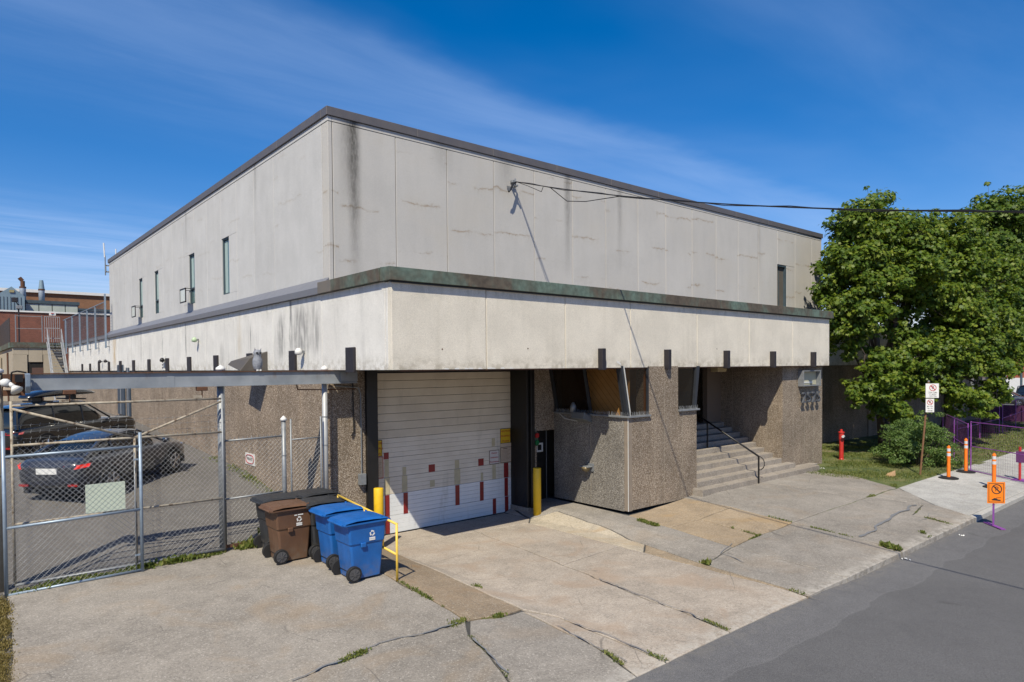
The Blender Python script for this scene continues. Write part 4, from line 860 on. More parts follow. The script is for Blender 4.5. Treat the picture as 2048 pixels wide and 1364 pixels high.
post('gate_post', 'tall pale pipe post at the pebble wall corner', 6.62, 14.62, .062, .1, 3.95, M_whitepipe)
post('fence_post', 'short round fence post with domed cap behind the bins', 5.61, 14.52, .048, .1, 2.85, M_galv)
def diamond(mb, x0, x1, z0, z1, y, w=.096, h=.096, r=.0021):
    """woven wires: two families of diagonals clipped to the rectangle"""
    k = h / w
    for sgn in (1, -1):
        c0 = z0 - k * (x1 if sgn > 0 else -x0) ; c = z0 - (k * sgn) * (x1 if sgn > 0 else x0)
        cmax = z1 - (k * sgn) * (x0 if sgn > 0 else x1)
        c = math.floor(c / h) * h
        while c < cmax:
            # z = k*sgn*x + c
            xa, xb = x0, x1
            t0 = (z0 - c) / (k * sgn); t1 = (z1 - c) / (k * sgn); lo, hi = min(t0, t1), max(t0, t1); xa = max(xa, lo); xb = min(xb, hi)
            if xb - xa > .01:
                mb.tube((xa, y + .004 * sgn, k * sgn * xa + c), (xb, y - .004 * sgn, k * sgn * xb + c), r, 3, caps=False)
            c += h
def barbs(mb, x0, x1, z, y, step=.088, h=.06):
    x = x0
    while x < x1: mb.tube((x, y, z - .03), (x + random.uniform(-.012, .012), y + random.uniform(-.01, .01), z + h), .006, 3); x += step
def tubes(t, lst, m, r=.024, nm='frame_tube'):
    for a, b in lst: MB().tube(a, b, r, 12).build(nm, m, t, smooth=True)
# sliding gate, beige frame
T = thing('sliding_gate', 'tall sliding chain link gate with flaking beige frame and diagonal braces', 'gate', (.9, 14.42, .2))
yg = 14.42; xl, xr, zt, zm, zb = .80, 4.29, 3.44, 2.70, .27
tubes(T, [((xl, yg, zb), (xl, yg, zt + .03)), ((xl, yg, zt - .05), (xr, yg, zt - .05)), ((xl, yg, zt - .1), (2.68, yg, zm)), ((xr, yg, zt - .1), (2.68, yg, zm)), ((2.68, yg, zb), (2.68, yg, zm)), ((xl, yg, zm), (xr, yg, zm)), ((xl, yg, 1.33), (xr, yg, 1.33))], M_beige, .022)
tubes(T, [((xr, yg, zb), (xr, yg, zt + .05)), ((xl, yg, zb), (xr, yg, zb))], M_galv, .026)
w_ = MB(); diamond(w_, xl, xr, zb, zm, yg + .02); barbs(w_, xl, xr, zm, yg); w_.build('chain_link', M_wire, T)['kind'] = 'stuff'
for x in (1.66, 3.92):
    MB().path([(x, yg + .05, 3.64), (x, yg + .05, 3.42)], .012, 6).build('hanger_rod', M_rust, T)
    MB().box(x - .10, x + .10, yg - .0, yg + .14, 3.56, 3.64).build('trolley', M_rust, T, .01); MB().box(x - .16, x - .02, yg - .02, yg + .06, 3.42, 3.47).build('hanger_plate', M_beige, T)
bw_ = MB()
for q, zz in enumerate((2.80, 2.92, 3.04)):
    bw_.tube((xl, yg + .1, zz), (xr + .2, yg + .1, zz + .01), .0028, 3)
    for k in range(26): x = xl + k * .135; bw_.tube((x, yg + .08, zz - .025), (x + .02, yg + .12, zz + .03), .0025, 3)
bw_.build('barbed_wire', M_galv, T)['kind'] = 'stuff'
# blue swing panel in front
T = thing('swing_gate', 'blue grey chain link gate panel hanging open before the sliding gate', 'gate', (.7, 14.15, .2))
yg = 14.15; xl, xr = .665, 2.72
tubes(T, [((xl, yg, .15), (xl, yg, 2.98)), ((xr, yg, .17), (xr, yg, 2.82))], M_bluepipe, .030); tubes(T, [((xl, yg, 2.54), (xr, yg, 2.56)), ((xl, yg, 1.33), (xr, yg, 1.37)), ((xl, yg, .19), (xr, yg, .22))], M_bluepipe, .024)
tubes(T, [((xr - .10, yg, .22), (xr - .10, yg, 2.45))], M_galv, .012, 'tension_bar')
w_ = MB(); diamond(w_, xl + .04, xr - .1, .22, 2.60, yg - .01); w_.build('chain_link', M_wire, T)['kind'] = 'stuff'
for z in (.5, 1.36, 2.3): MB().box(xr - .12, xr - .03, yg - .012, yg + .012, z, z + .03).build('hinge_clip', M_bluepipe, T)
t = thing('gate_notice', 'blank pale green sheet tied to the blue gate panel', 'sign', (2.15, 14.18, 1.42)); MB().box(1.83, 2.46, 14.155, 14.162, 1.41, 1.93).build('sheet', M_sheet, t)
# fixed fence bay between gate and round post
T = thing('chain_fence', 'chain link fence bay between the sliding gate and the round post', 'fence', (4.4, 14.52, .2)); yg = 14.52
tubes(T, [((4.36, yg, 2.50), (5.58, yg, 2.52)), ((4.36, yg, 1.28), (5.58, yg, 1.30))], M_galv, .02); MB().box(4.36, 5.58, yg - .02, yg + .02, .26, .32).build('bottom_rail', M_rust, T)
w_ = MB(); diamond(w_, 4.38, 5.58, .28, 2.50, yg + .015); barbs(w_, 4.38, 5.58, 2.51, yg); w_.build('chain_link', M_wire, T)['kind'] = 'stuff'
T = thing('chain_fence', 'narrow chain link panel beside the tall pale pipe', 'fence', (5.8, 14.52, .2))
tubes(T, [((5.77, yg, .15), (5.77, yg, 2.88)), ((6.47, yg, .15), (6.47, yg, 2.90))], M_galv, .020); tubes(T, [((5.77, yg, 2.42), (6.47, yg, 2.43)), ((5.77, yg, 1.10), (6.47, yg, 1.11))], M_galv, .016)
w_ = MB(); diamond(w_, 5.80, 6.45, .28, 2.42, yg + .012); w_.build('chain_link', M_wire, T)['kind'] = 'stuff'
T = thing('downpipe', 'thin rusty cable conduit under the beam near the wall corner', 'pipe', (5.7, 14.75, 3.5)); MB().path([(6.0, 14.72, 3.64), (6.02, 14.72, 3.52), (6.62, 14.72, 3.50), (7.5, 14.8, 3.50)], .014, 6).build('conduit', M_rust, T)
# things on the beam
t = thing('owl_decoy', 'grey plastic owl decoy standing on the track beam', 'owl decoy', (5.07, 14.54, 3.95))
MB().lathe([(.05, 0), (.085, .05), (.105, .15), (.10, .25), (.075, .31), (.08, .35), (.085, .40), (.07, .44), (.01, .46)], (5.07, 14.54, 3.95), 16).build('body', M_owl, t, smooth=True)
for s_ in (-1, 1): MB().tube((5.07 + .05 * s_, 14.52, 4.38), (5.07 + .07 * s_, 14.50, 4.44), .022, 6, .003).build('ear_tuft', M_owl, t); MB().tube((5.07 + .035 * s_, 14.465, 4.335), (5.07 + .035 * s_, 14.452, 4.335), .022, 10).build('eye', M_darktext, t)
MB().tube((5.07, 14.46, 4.31), (5.07, 14.44, 4.285), .012, 6, .002).build('beak', M_darktext, t)
for s_ in (-1, 1): MB().box(5.07 + .03 * s_ - .015, 5.07 + .03 * s_ + .015, 14.44, 14.50, 3.952, 3.985).build('foot', M_white, t)
t = thing('horn_speaker', 'white horn loudspeaker on the rusty end plate of the beam', 'loudspeaker', (.92, 14.4, 3.7))
MB().lathe([(.05, -.06), (.075, -.02), (.075, .04), (.03, .07)], (.73, 14.40, 3.79), 14).build('driver', M_white, t, smooth=True); 
s_ = MB(); s_.tube((.78, 14.38, 3.78), (.84, 14.33, 3.72), .035, 14, .04); s_.tube((.84, 14.33, 3.72), (.88, 14.28, 3.655), .04, 16, .10); s_.build('horn', M_white, t, smooth=True)
MB().box(.70, .81, 14.36, 14.46, 3.66, 3.72).build('transformer', M_paper, t, .01)
t = thing('beam_lamp', 'grey box lamp hanging at the left end of the beam', 'lamp', (1.15, 14.4, 3.75))
MB().prism([(14.42, 3.95), (14.20, 3.94), (14.22, 3.72), (14.34, 3.60), (14.42, 3.66)], 'x', 1.00, 1.07).build('housing', M_bluepipe, t, .006); MB().box(.86, .97, 14.3, 14.44, 3.8, 3.93).build('junction', M_black, t)
MB().path([(.80, 14.45, 3.7), (.82, 14.42, 3.97), (.9, 14.42, 3.99), (1.03, 14.42, 3.96)], .014, 6).build('cable', M_black, t)

# ------------------------------------------------------------------ bollards and yellow rail
for (x, y, z1, lab) in ((7.64, 14.0, 1.40, 'yellow steel bollard left of the garage door'), (12.57, 13.92, 1.30, 'yellow steel bollard right of the garage door')):
    t = thing('bollard', lab, 'bollard', (x, y, hgt(x, y)), 'yellow bollards at the garage door'); MB().lathe([(.112, -.2), (.112, z1 - .01), (.106, z1), (.0, z1 + .005)], (x, y, hgt(x, y)), 22).build('shaft', M_yel, t, smooth=True)
RL = thing('yellow_rail', 'yellow tube guard rail beside the wheelie bins', 'guard rail', (6.2, 10.7, .1))
rz = lambda y: hgt(6.2, y)
tubes(RL, [((6.2, 10.70, 1.14), (6.2, 13.1, 1.33)), ((6.2, 10.70, .02), (6.2, 10.70, 1.16)), ((6.2, 11.93, .1), (6.2, 11.93, 1.23)), ((6.2, 13.1, .1), (6.2, 13.1, 1.33)), ((6.2, 10.70, .58), (6.2, 13.1, .74))], M_yel2, .022, 'rail_tube')

# ------------------------------------------------------------------ wheelie bins
def bin_(x, y, m, label, sx=1.0, rz=0.0, letter=None, lidm=None, open_=0):
    """local: wheels at -x, front at +x, width along y"""
    t = thing('wheelie_bin', label, 'bin', (x, y, hgt(x, y) + .012), 'wheelie bins by the yellow rail', rz)
    def ring(z, xa, xb, w, b=.03): return [(xa, -w + b, z), (xa + b, -w, z), (xb - b, -w, z), (xb, -w + b, z), (xb, w - b, z), (xb - b, w, z), (xa + b, w, z), (xa, w - b, z)]
    rings = [ring(.02, -.235, .33, .265), ring(.30, -.26, .355, .28), ring(.64, -.29, .38, .292), ring(.67, -.31, .40, .312), ring(.99, -.34, .425, .325), ring(1.0, -.37, .44, .335), ring(1.03, -.37, .44, .335)]
    s_ = MB(); n = 8
    vs_ = [p for r_ in rings for p in r_]; fs = [tuple(range(n))[::-1], tuple((len(rings) - 1) * n + i for i in range(n))]
    for k in range(len(rings) - 1): fs += [(k * n + i, k * n + (i + 1) % n, (k + 1) * n + (i + 1) % n, (k + 1) * n + i) for i in range(n)]
    s_.add(vs_, fs).build('body', m, t, .008, local=True)
    lid = MB(); L = [(-.42, 1.045), (-.40, 1.10), (-.2, 1.125), (.15, 1.12), (.40, 1.10), (.475, 1.065), (.48, 1.03)]
    vs_ = []; fs = []
    for (a, b) in L:
        vs_ += [(a, -.36, b - .03), (a, -.30, b), (a, -.12, b + .008), (a, .12, b + .008), (a, .30, b), (a, .36, b - .03)]
    for k in range(len(L) - 1):
        for i in range(5): fs.append((k * 6 + i, k * 6 + i + 1, (k + 1) * 6 + i + 1, (k + 1) * 6 + i))
    n0 = len(vs_); vs_ += [(a, b, 1.035) for a, b in ((-.42, -.37), (.49, -.37), (.49, .37), (-.42, .37))]
    lid.add(vs_, fs); lid.box(-.43, .49, -.372, .372, 1.03, 1.052); lid.build('lid', lidm or m, t, .0, local=True)
    MB().tube((-.44, -.28, 1.04), (-.44, .28, 1.04), .018, 8).build('handle', m, t, local=True)
    for s2 in (-1, 1): MB().box(-.10, .0, s2 * .30, s2 * .345, .60, .68).build('grip_recess', lidm or m, t, .008, local=True)
    for s2 in (-1, 1):
        MB().tube((.33, s2 * .30, 1.10), (.33, s2 * .30, 1.125), .022, 10).build('lid_stud', m, t, local=True)
        wv = MB().tube((-.24, s2 * .275, .135), (-.24, s2 * .345, .135), .145, 22).build('wheel', M_tyre, t, .006, local=True, smooth=False)
        h_ = MB(); h_.tube((-.24, s2 * .345, .135), (-.24, s2 * .352, .135), .105, 20); 
        for k in range(8):
            a = 2 * math.pi * k / 8; h_.box(-.24 - .004, -.24 + .004, 0, 0, 0, 0) if 0 else h_.tube((-.24, s2 * .356, .135), (-.24 + .10 * math.cos(a), s2 * .356, .135 + .10 * math.sin(a)), .009, 4)
        h_.tube((-.24, s2 * .345, .135), (-.24, s2 * .368, .135), .03, 12); h_.build('hub', plain('hub_plastic', (.075, .075, .08), .4), wv, local=True)
    MB().tube((-.24, -.27, .135), (-.24, .27, .135), .012, 8).build('axle', M_black, t, local=True)
    if letter:   # printed mark on the side that faces the street (-y)
        d = MB(); yy = -.323; cx_, cz_ = .13, .83
        for k in range(3):
            a0 = 2 * math.pi * k / 3 + .5
            pts = [(cx_ + r_ * math.cos(a), cz_ + r_ * math.sin(a)) for r_, a in [(.052, a0 + q) for q in (0, .45, .9, 1.25)] + [(.028, a0 + q) for q in (1.25, .9, .45, 0)]]
            for q in range(3):
                d.quad((pts[q][0], yy, pts[q][1]), (pts[q + 1][0], yy, pts[q + 1][1]), (pts[6 - q][0], yy, pts[6 - q][1]), (pts[7 - q][0], yy, pts[7 - q][1]))
            a = a0 + 1.25; e = a0 + 1.75
            d.add([(cx_ + .066 * math.cos(a), yy, cz_ + .066 * math.sin(a)), (cx_ + .014 * math.cos(a), yy, cz_ + .014 * math.sin(a)), (cx_ + .044 * math.cos(e), yy, cz_ + .044 * math.sin(e))], [(0, 1, 2)])
        d.quad((cx_ - .06, yy, .70), (cx_ + .06, yy, .70), (cx_ + .06, yy, .725), (cx_ - .06, yy, .725)); d.quad((cx_ - .06, yy, .73), (cx_ + .06, yy, .73), (cx_ + .06, yy, .76), (cx_ - .06, yy, .76))
        if letter == 2: d.quad((cx_ - .10, yy - .004, .905), (cx_ - .045, yy - .004, .905), (cx_ - .045, yy - .004, .925), (cx_ - .10, yy - .004, .925)); d.quad((cx_ - .03, yy - .004, .907), (cx_ + .08, yy - .004, .907), (cx_ + .08, yy - .004, .928), (cx_ - .03, yy - .004, .928))
        d.build('printed_mark', M_white, t, local=True)
    return t
bin_(5.76, 11.37, M_bblue, 'blue recycling bin at the street end of the row beside the rail', letter=1)
bin_(5.80, 12.30, M_bblue, 'blue recycling bin second in the row behind the front blue one', letter=1)
bin_(5.14, 13.22, M_bbrown, 'brown compost bin between the black and blue bins', letter=2)
bin_(5.24, 14.02, M_bblack, 'black bin in the corner by the round fence post')
bin_(5.82, 13.15, M_bblack, 'black bin between the brown bin and the rear blue bin')
bin_(6.02, 14.02, M_bblack, 'black bin at the back of the row against the narrow fence panel', rz=.12)

# ------------------------------------------------------------------ cars
def car(name, label, x, y, z, ang, paint, kind, slope=0.0, cat='car', lit=False, box=False):
    t = thing(name, label, cat, (x, y, z), None, ang); t.rotation_euler = (0, -slope, ang)
    if kind == 'suv': Ln, Wd, prof = 4.9, .96, [(-2.42, .50, .98, .70), (-2.36, .38, 1.04, .86), (-2.1, .30, 1.07, .94), (-1.3, .28, 1.08, .96), (0, .27, 1.07, .97), (.95, .28, 1.07, .97), (1.2, .28, 1.08, .96), (1.9, .30, 1.06, .94), (2.25, .36, 1.00, .88), (2.42, .45, .82, .74)]; gh = [(-2.28, 1.0, .80), (-2.15, 1.66, .68), (-1.7, 1.74, .68), (-.3, 1.77, .70), (.30, 1.72, .68), (1.18, 1.07, .80)]; wb = 1.43; wr = .37
    elif kind == 'hatch': Ln, Wd, prof = 4.4, .88, [(-2.15, .45, .86, .68), (-2.08, .34, .95, .80), (-1.8, .26, .98, .86), (-1.0, .22, .97, .88), (.2, .2, .95, .88), (1.0, .2, .93, .88), (1.6, .24, .86, .86), (2.0, .3, .76, .80), (2.15, .42, .62, .68)]; gh = [(-2.05, .92, .72), (-1.75, 1.36, .60), (-1.2, 1.46, .60), (0, 1.48, .62), (.35, 1.42, .60), (1.15, .92, .74)]; wb = 1.3; wr = .32
    else: Ln, Wd, prof = 4.8, .92, [(-2.40, .46, .88, .66), (-2.33, .34, 1.02, .80), (-2.0, .26, 1.07, .89), (-1.2, .22, 1.01, .92), (0, .20, .97, .92), (.8, .20, .96, .92), (1.5, .22, .90, .91), (2.0, .26, .82, .86), (2.3, .32, .70, .74), (2.40, .42, .58, .62)]; gh = [(-2.0, 1.04, .70), (-1.30, 1.34, .58), (-.75, 1.43, .58), (-.1, 1.46, .60), (.25, 1.42, .60), (1.15, .95, .76)]; wb = 1.40; wr = .335
    s_ = MB(); vs_ = []; fs = []; n = 12
    for (xx, zb, zt, w) in prof:
        hh = zt - zb
        ringp = [(-w * .80, zb), (-w * .97, zb + hh * .16), (-w, zb + hh * .50), (-w * .985, zb + hh * .72), (-w * .93, zt - .045), (-w * .72, zt), (w * .72, zt), (w * .93, zt - .045), (w * .985, zb + hh * .72), (w, zb + hh * .50), (w * .97, zb + hh * .16), (w * .80, zb)]
        vs_ += [(xx, a, b) for a, b in ringp]
    for k in range(len(prof) - 1): fs += [(k * n + i, k * n + (i + 1) % n, (k + 1) * n + (i + 1) % n, (k + 1) * n + i) for i in range(n)]
    fs += [tuple(range(n))[::-1], tuple((len(prof) - 1) * n + i for i in range(n))]
    o = s_.add(vs_, fs).build('body', paint, t, local=True, smooth=True); md = o.modifiers.new('ss', 'SUBSURF'); md.levels = 1; md.render_levels = 2
    vs_ = []; fs = []; n = 6
    for (xx, zt, w) in gh:
        vs_ += [(xx, -.98 * w - .12, .93), (xx, -w, zt - .05), (xx, -w * .8, zt), (xx, w * .8, zt), (xx, w, zt - .05), (xx, .98 * w + .12, .93)]
    for k in range(len(gh) - 1): fs += [(k * n + i, k * n + i + 1, (k + 1) * n + i + 1, (k + 1) * n + i) for i in range(n - 1)]
    fs += [tuple(range(n))[::-1], tuple((len(gh) - 1) * n + i for i in range(n))]
    g = MB().add(vs_, fs).build('windows', M_glassdark, t, local=True, smooth=True); md = g.modifiers.new('ss', 'SUBSURF'); md.levels = 1; md.render_levels = 1
    # roof skin and pillars
    r_ = MB(); rp = gh[1:-1]; vs_ = []; fs = []
    for (xx, zt, w) in rp: vs_ += [(xx, -w * .93, zt - .015), (xx, -w * .72, zt + .012), (xx, 0, zt + .02), (xx, w * .72, zt + .012), (xx, w * .93, zt - .015)]
    for k in range(len(rp) - 1): fs += [(k * 5 + i, k * 5 + i + 1, (k + 1) * 5 + i + 1, (k + 1) * 5 + i) for i in range(4)]
    r_.add(vs_, fs); r_.build('roof', paint, t, local=True, smooth=True)
    for s2 in (-1, 1):
        p_ = MB()
        (xa, za, wa), (xb, zb_, wb_) = gh[-1], gh[-2]; p_.tube((xa, s2 * wa * 1.0, za), (xb, s2 * wb_ * .93, zb_ - .02), .03, 6)
        (xa, za, wa), (xb, zb_, wb_) = gh[0], gh[1]; p_.tube((xa, s2 * wa * 1.02, za), (xb, s2 * wb_ * .95, zb_ - .03), .055, 6)
        for q in (-.95, .12): p_.tube((q, s2 * (gh[2][2] + .13), .98), (q + .02, s2 * gh[2][2] * .98, gh[3][1] - .07), .028, 6)
        for (a, b) in zip(gh[1:-2], gh[2:-1]): p_.tube((a[0], s2 * a[2] * .97, a[1] - .04), (b[0], s2 * b[2] * .97, b[1] - .04), .022, 5)
        p_.build('window_pillar', paint, t, local=True)
    for s2 in (-1, 1):
        for xw in (-wb, wb - .05 if kind != 'suv' else wb):
            MB().tube((xw, s2 * (Wd - .12), wr + .015), (xw, s2 * (Wd + .012), wr + .015), wr + .055, 26).build('wheel_arch', M_tyre, t, local=True)
            wv = MB().tube((xw, s2 * (Wd - .16), wr), (xw, s2 * (Wd + .035), wr), wr, 26).build('wheel', M_tyre, t, .02, local=True)
            h_ = MB(); h_.tube((xw, s2 * (Wd + .02), wr), (xw, s2 * (Wd + .042), wr), wr * .66, 24); h_.build('rim', plain('rim_shadow', (.08, .08, .085), .5, .5), wv, local=True)
            h2 = MB()
            for k in range(5):
                a = 2 * math.pi * k / 5 + .3
                for da in (-.13, .13): h2.tube((xw, s2 * (Wd + .052), wr), (xw + wr * .64 * math.cos(a + da), s2 * (Wd + .046), wr + wr * .64 * math.sin(a + da)), .022, 5)
            m_ = 26
            for k in range(m_):
                a = 2 * math.pi * k / m_; b = 2 * math.pi * (k + 1) / m_; h2.tube((xw + wr * .66 * math.cos(a), s2 * (Wd + .046), wr + wr * .66 * math.sin(a)), (xw + wr * .66 * math.cos(b), s2 * (Wd + .046), wr + wr * .66 * math.sin(b)), .014, 4)
            h2.build('spokes', M_chrome, wv, local=True)
        zt = prof[1][2]
        MB().add([(-Ln / 2 + .03, s2 * .42, zt - .19), (-Ln / 2 + .035, s2 * .72, zt - .20), (-Ln / 2 + .26, s2 * (Wd - .02), zt - .17), (-Ln / 2 + .32, s2 * (Wd - .02), zt - .09), (-Ln / 2 + .09, s2 * .80, zt - .10), (-Ln / 2 + .02, s2 * .42, zt - .13)], [(0, 1, 4, 5), (1, 2, 3, 4)]).build('tail_light', M_taillit if lit else M_tail, t, local=True)
        MB().tube((.95, s2 * (Wd - .03), 1.0), (.90, s2 * (Wd + .14), 1.02), .07, 8, .06).build('mirror', paint, t, .0, local=True, smooth=True)
        MB().box(Ln / 2 - .30, Ln / 2 - .14, s2 * (Wd - .22) - .08, s2 * (Wd - .22) + .08, .66, .74).build('headlight', M_chrome, t, .02, local=True)
        MB().box(-Ln / 2 + .02, -Ln / 2 + .07, s2 * .62 - .12, s2 * .62 + .12, .40, .45).build('reflector', M_tail, t, local=True)
    MB().box(-Ln / 2 - .012, -Ln / 2 + .03, -.26, .26, .70, .84).build('number_plate', M_white, t, .004, local=True)
    sh = MB(); sh.box(-Ln / 2 + .25, Ln / 2 - .3, -Wd + .1, Wd - .1, .18, .4); sh.build('underbody', M_tyre, t, local=True)
    return t
sed = car('parked_sedan', 'dark blue grey sedan with brake lights lit behind the blue gate panel', 3.42, 21.2, .92, R(46), M_carnavy, 'sedan', .05, lit=True)
suv = car('parked_suv', 'black SUV with a roof box parked behind the sedan', 3.05, 28.2, 1.18, R(34), M_carblack, 'suv', .03)
t = thing('roof_box', 'glossy black cargo box on top of the black SUV', 'roof box', (3.05, 28.2, 1.18), None, R(34)); t.rotation_euler = (0, -.03, R(34))
rb = MB(); vs_ = []; fs = []; n = 8; pr_ = [(-1.45, .04, .18), (-1.3, .16, .36), (-.6, .27, .40), (.2, .26, .40), (.9, .16, .36), (1.25, .04, .2)]
for (xx, hh, w) in pr_: vs_ += [(xx, -w, 1.92), (xx, -w, 1.92 + hh * .5), (xx, -w * .8, 1.92 + hh), (xx, -w * .3, 1.94 + hh), (xx, w * .3, 1.94 + hh), (xx, w * .8, 1.92 + hh), (xx, w, 1.92 + hh * .5), (xx, w, 1.92)]
for k in range(len(pr_) - 1): fs += [(k * n + i, k * n + (i + 1) % n, (k + 1) * n + (i + 1) % n, (k + 1) * n + i) for i in range(n)]
fs += [tuple(range(n))[::-1], tuple((len(pr_) - 1) * n + i for i in range(n))]
o = rb.add(vs_, fs).build('shell', M_carblack, t, local=True, smooth=True); o.modifiers.new('ss', 'SUBSURF').render_levels = 2
cb2 = MB(); 
for q in (-.9, .35): cb2.tube((q, -.66, 1.80), (q, .66, 1.80), .025, 8); cb2.box(q - .03, q + .03, -.2, .2, 1.80, 1.93)
cb2.build('cross_bar', M_black, t, local=True)
car('parked_hatchback', 'grey hatchback parked across the far street under the maples', 76.5, 18.6, -.02, R(-88), M_cargrey, 'hatch')
car('parked_car', 'blue car whose end shows behind the far wall corner', 66.2, 19.3, -.03, R(-92), M_carblue, 'hatch')
car('parked_suv', 'dark car at the right frame edge beyond the grey hatchback', 84, 17.0, -.02, R(-84), M_carblack, 'suv')

# ------------------------------------------------------------------ right side: hydrant, signs, posts, temporary fence
hz = hgt(27.2, 12.0)
t = thing('fire_pipe', 'red fire department standpipe on the grass beside the building', 'standpipe', (27.2, 12.0, hz))
MB().lathe([(.095, -.1), (.095, .02), (.085, .04), (.085, .78), (.10, .80), (.10, 1.05), (.12, 1.06), (.12, 1.10), (.05, 1.12), (.05, 1.20)], (27.2, 12.0, hz), 18).build('barrel', M_red, t, smooth=False)
MB().tube((27.18, 11.9, hz + .93), (27.02, 11.86, hz + .93), .05, 12).build('outlet', M_refl, t)
def pole_sign(t, x, y, z0, z1, tx, r, m): MB().tube((x, y, z0), (x + tx, y, z1), r, 8).build('post', m, t)
t = thing('parking_sign', 'two white no parking plates on a leaning rusty post by the shrub', 'sign', (25.9, 8.75, .1))
MB().tube((25.93, 8.74, .02), (26.35, 8.62, 3.36), .033, 8).build('post', plain('rusty_brown_post', (.17, .085, .04), .85, 0, .4, 9), t); MB().tube((26.22, 8.66, 2.3), (26.36, 8.62, 3.4), .036, 8).build('post_top', M_galv, t)
def plate(t, cx_, cy_, z0, w, h, rzz, face, m, edge=None):
    e = thing('sign_plate', None, None); bpy.data.objects.remove(e)
    c_, s2 = math.cos(rzz), math.sin(rzz)
    def P(u, v, d=0): return (cx_ + u * c_ + d * s2, cy_ + u * s2 - d * c_, z0 + v)
    def slab_(u0, u1, v0, v1, d0, d1): return [P(u, v, d) for d in (d0, d1) for v in (v0, v1) for u in (u0, u1)]
    q = MB(); q.add(slab_(-w / 2, w / 2, 0, h, 0, .006), [(0, 2, 3, 1), (4, 5, 7, 6), (0, 1, 5, 4), (2, 6, 7, 3), (0, 4, 6, 2), (1, 3, 7, 5)]); pl = q.build('plate', m, t)
    def circ(u, v, r, wd, mm, bar=False, nm='prohibition_ring', flip=1):
        k = MB(); n = 28
        for i in range(n):
            a, b = 2 * math.pi * i / n, 2 * math.pi * (i + 1) / n
            k.quad(P(u + r * math.cos(a), v + r * math.sin(a), .009), P(u + r * math.cos(b), v + r * math.sin(b), .009), P(u + (r - wd) * math.cos(b), v + (r - wd) * math.sin(b), .009), P(u + (r - wd) * math.cos(a), v + (r - wd) * math.sin(a), .009))
        if bar:
            dd = .7071; o_ = wd * .45
            k.quad(P(u - dd * r + o_, v + dd * r + o_, .0105), P(u - dd * r - o_, v + dd * r - o_, .0105), P(u + dd * r - o_, v - dd * r - o_, .0105), P(u + dd * r + o_, v - dd * r + o_, .0105))
        k.build(nm, mm, t)
    def txt(s_, u, v, size, mm): text(s_, size, mm, t, P(u, v, .0085), (R(90), 0, rzz), ext=.001)
    return P, circ, txt
rzs = R(-62)
P, circ, txt = plate(t, 26.26, 8.48, 2.80, .42, .50, R(-50), None, M_white)
circ(.02, .35, .115, .022, M_redprint, True); txt('P', .02, .35, .16, M_darktext); txt('23h-24h', .02, .18, .085, M_darktext); txt('LUNDI', .02, .105, .075, M_darktext); txt('1 AVR-1 DEC', .02, .04, .045, M_darktext)
P, circ, txt = plate(t, 26.17, 8.52, 2.30, .27, .47, R(-50), None, M_white)
circ(.0, .345, .095, .018, M_redprint, True); txt('P', 0, .345, .12, M_darktext); txt('8h-15h', 0, .20, .065, M_darktext); txt('18h-19h', 0, .125, .055, M_darktext)
a_ = MB(); a_.add([P(-.08, .04, .009), P(.05, .04, .009), P(.05, .058, .009), P(-.08, .058, .009)], [(0, 1, 2, 3)]); a_.add([P(.05, .025, .009), P(.09, .049, .009), P(.05, .073, .009)], [(0, 1, 2)]); a_.build('arrow', M_darktext, t)
def marker(x, y, h, lab, dent=False):
    z = hgt(x, y) + .01; t = thing('delineator_post', lab, 'traffic post', (x, y, z), 'orange delineator posts on the new sidewalk')
    MB().lathe([(.30, 0), (.30, .02), (.22, .045), (.07, .05)], (x, y, z), 20).build('rubber_base', M_tyre, t)
    MB().lathe([(.058, .04), (.055, .45), (.050 if dent else .055, .5), (.055, h - .42), (.062, h - .41), (.062, h - .30), (.055, h - .29), (.055, h - .05), (.03, h - .03), (.03, h)], (x, y, z), 18).build('tube', M_orange, t, smooth=False)
    for q in (.20, .36): MB().tube((x, y, z + h - q), (x, y, z + h - q + .10), .0575 if q < .3 else .064, 18).build('reflective_band', M_refl, t)
marker(26.05, 7.9, 1.12, 'dented orange delineator beside the shrub nearest the sign post', True); marker(28.0, 7.95, 1.22, 'orange delineator beside the purple fence post'); marker(25.45, 6.45, 1.10, 'orange delineator behind the orange towing sign')
marker_far = None
t = thing('temporary_sign', 'orange no parking towing sign on a purple post at the kerb', 'sign', (20.2, 5.1, roadz(20)))
zr = roadz(20); MB().box(20.13, 20.19, 5.10, 5.13, zr, zr + 1.05).build('post', M_purple, t, .003)
MB().add([(19.85, 4.88, zr + .01), (19.93, 4.80, zr + .01), (20.5, 5.32, zr + .01), (20.42, 5.40, zr + .01), (19.85, 4.88, zr + .03), (19.93, 4.80, zr + .03), (20.5, 5.32, zr + .03), (20.42, 5.40, zr + .03)], [(0, 1, 2, 3), (4, 7, 6, 5), (0, 4, 5, 1), (1, 5, 6, 2), (2, 6, 7, 3), (3, 7, 4, 0)]).build('foot', M_purple, t)
P, circ, txt = plate(t, 20.15, 5.06, zr + .60, .42, .54, R(-46), None, M_orsign)
circ(.01, .36, .125, .022, M_darktext, True); txt('P', .01, .36, .17, M_darktext)
a_ = MB(); e = .012
for (u0, u1, v0, v1) in ((-.18, .18, .03, .042), (-.18, .18, .498, .51), (-.18, -.168, .042, .498), (.168, .18, .042, .498)): a_.quad(P(u0, v0, .009), P(u1, v0, .009), P(u1, v1, .009), P(u0, v1, .009))
a_.build('border', M_darktext, t)
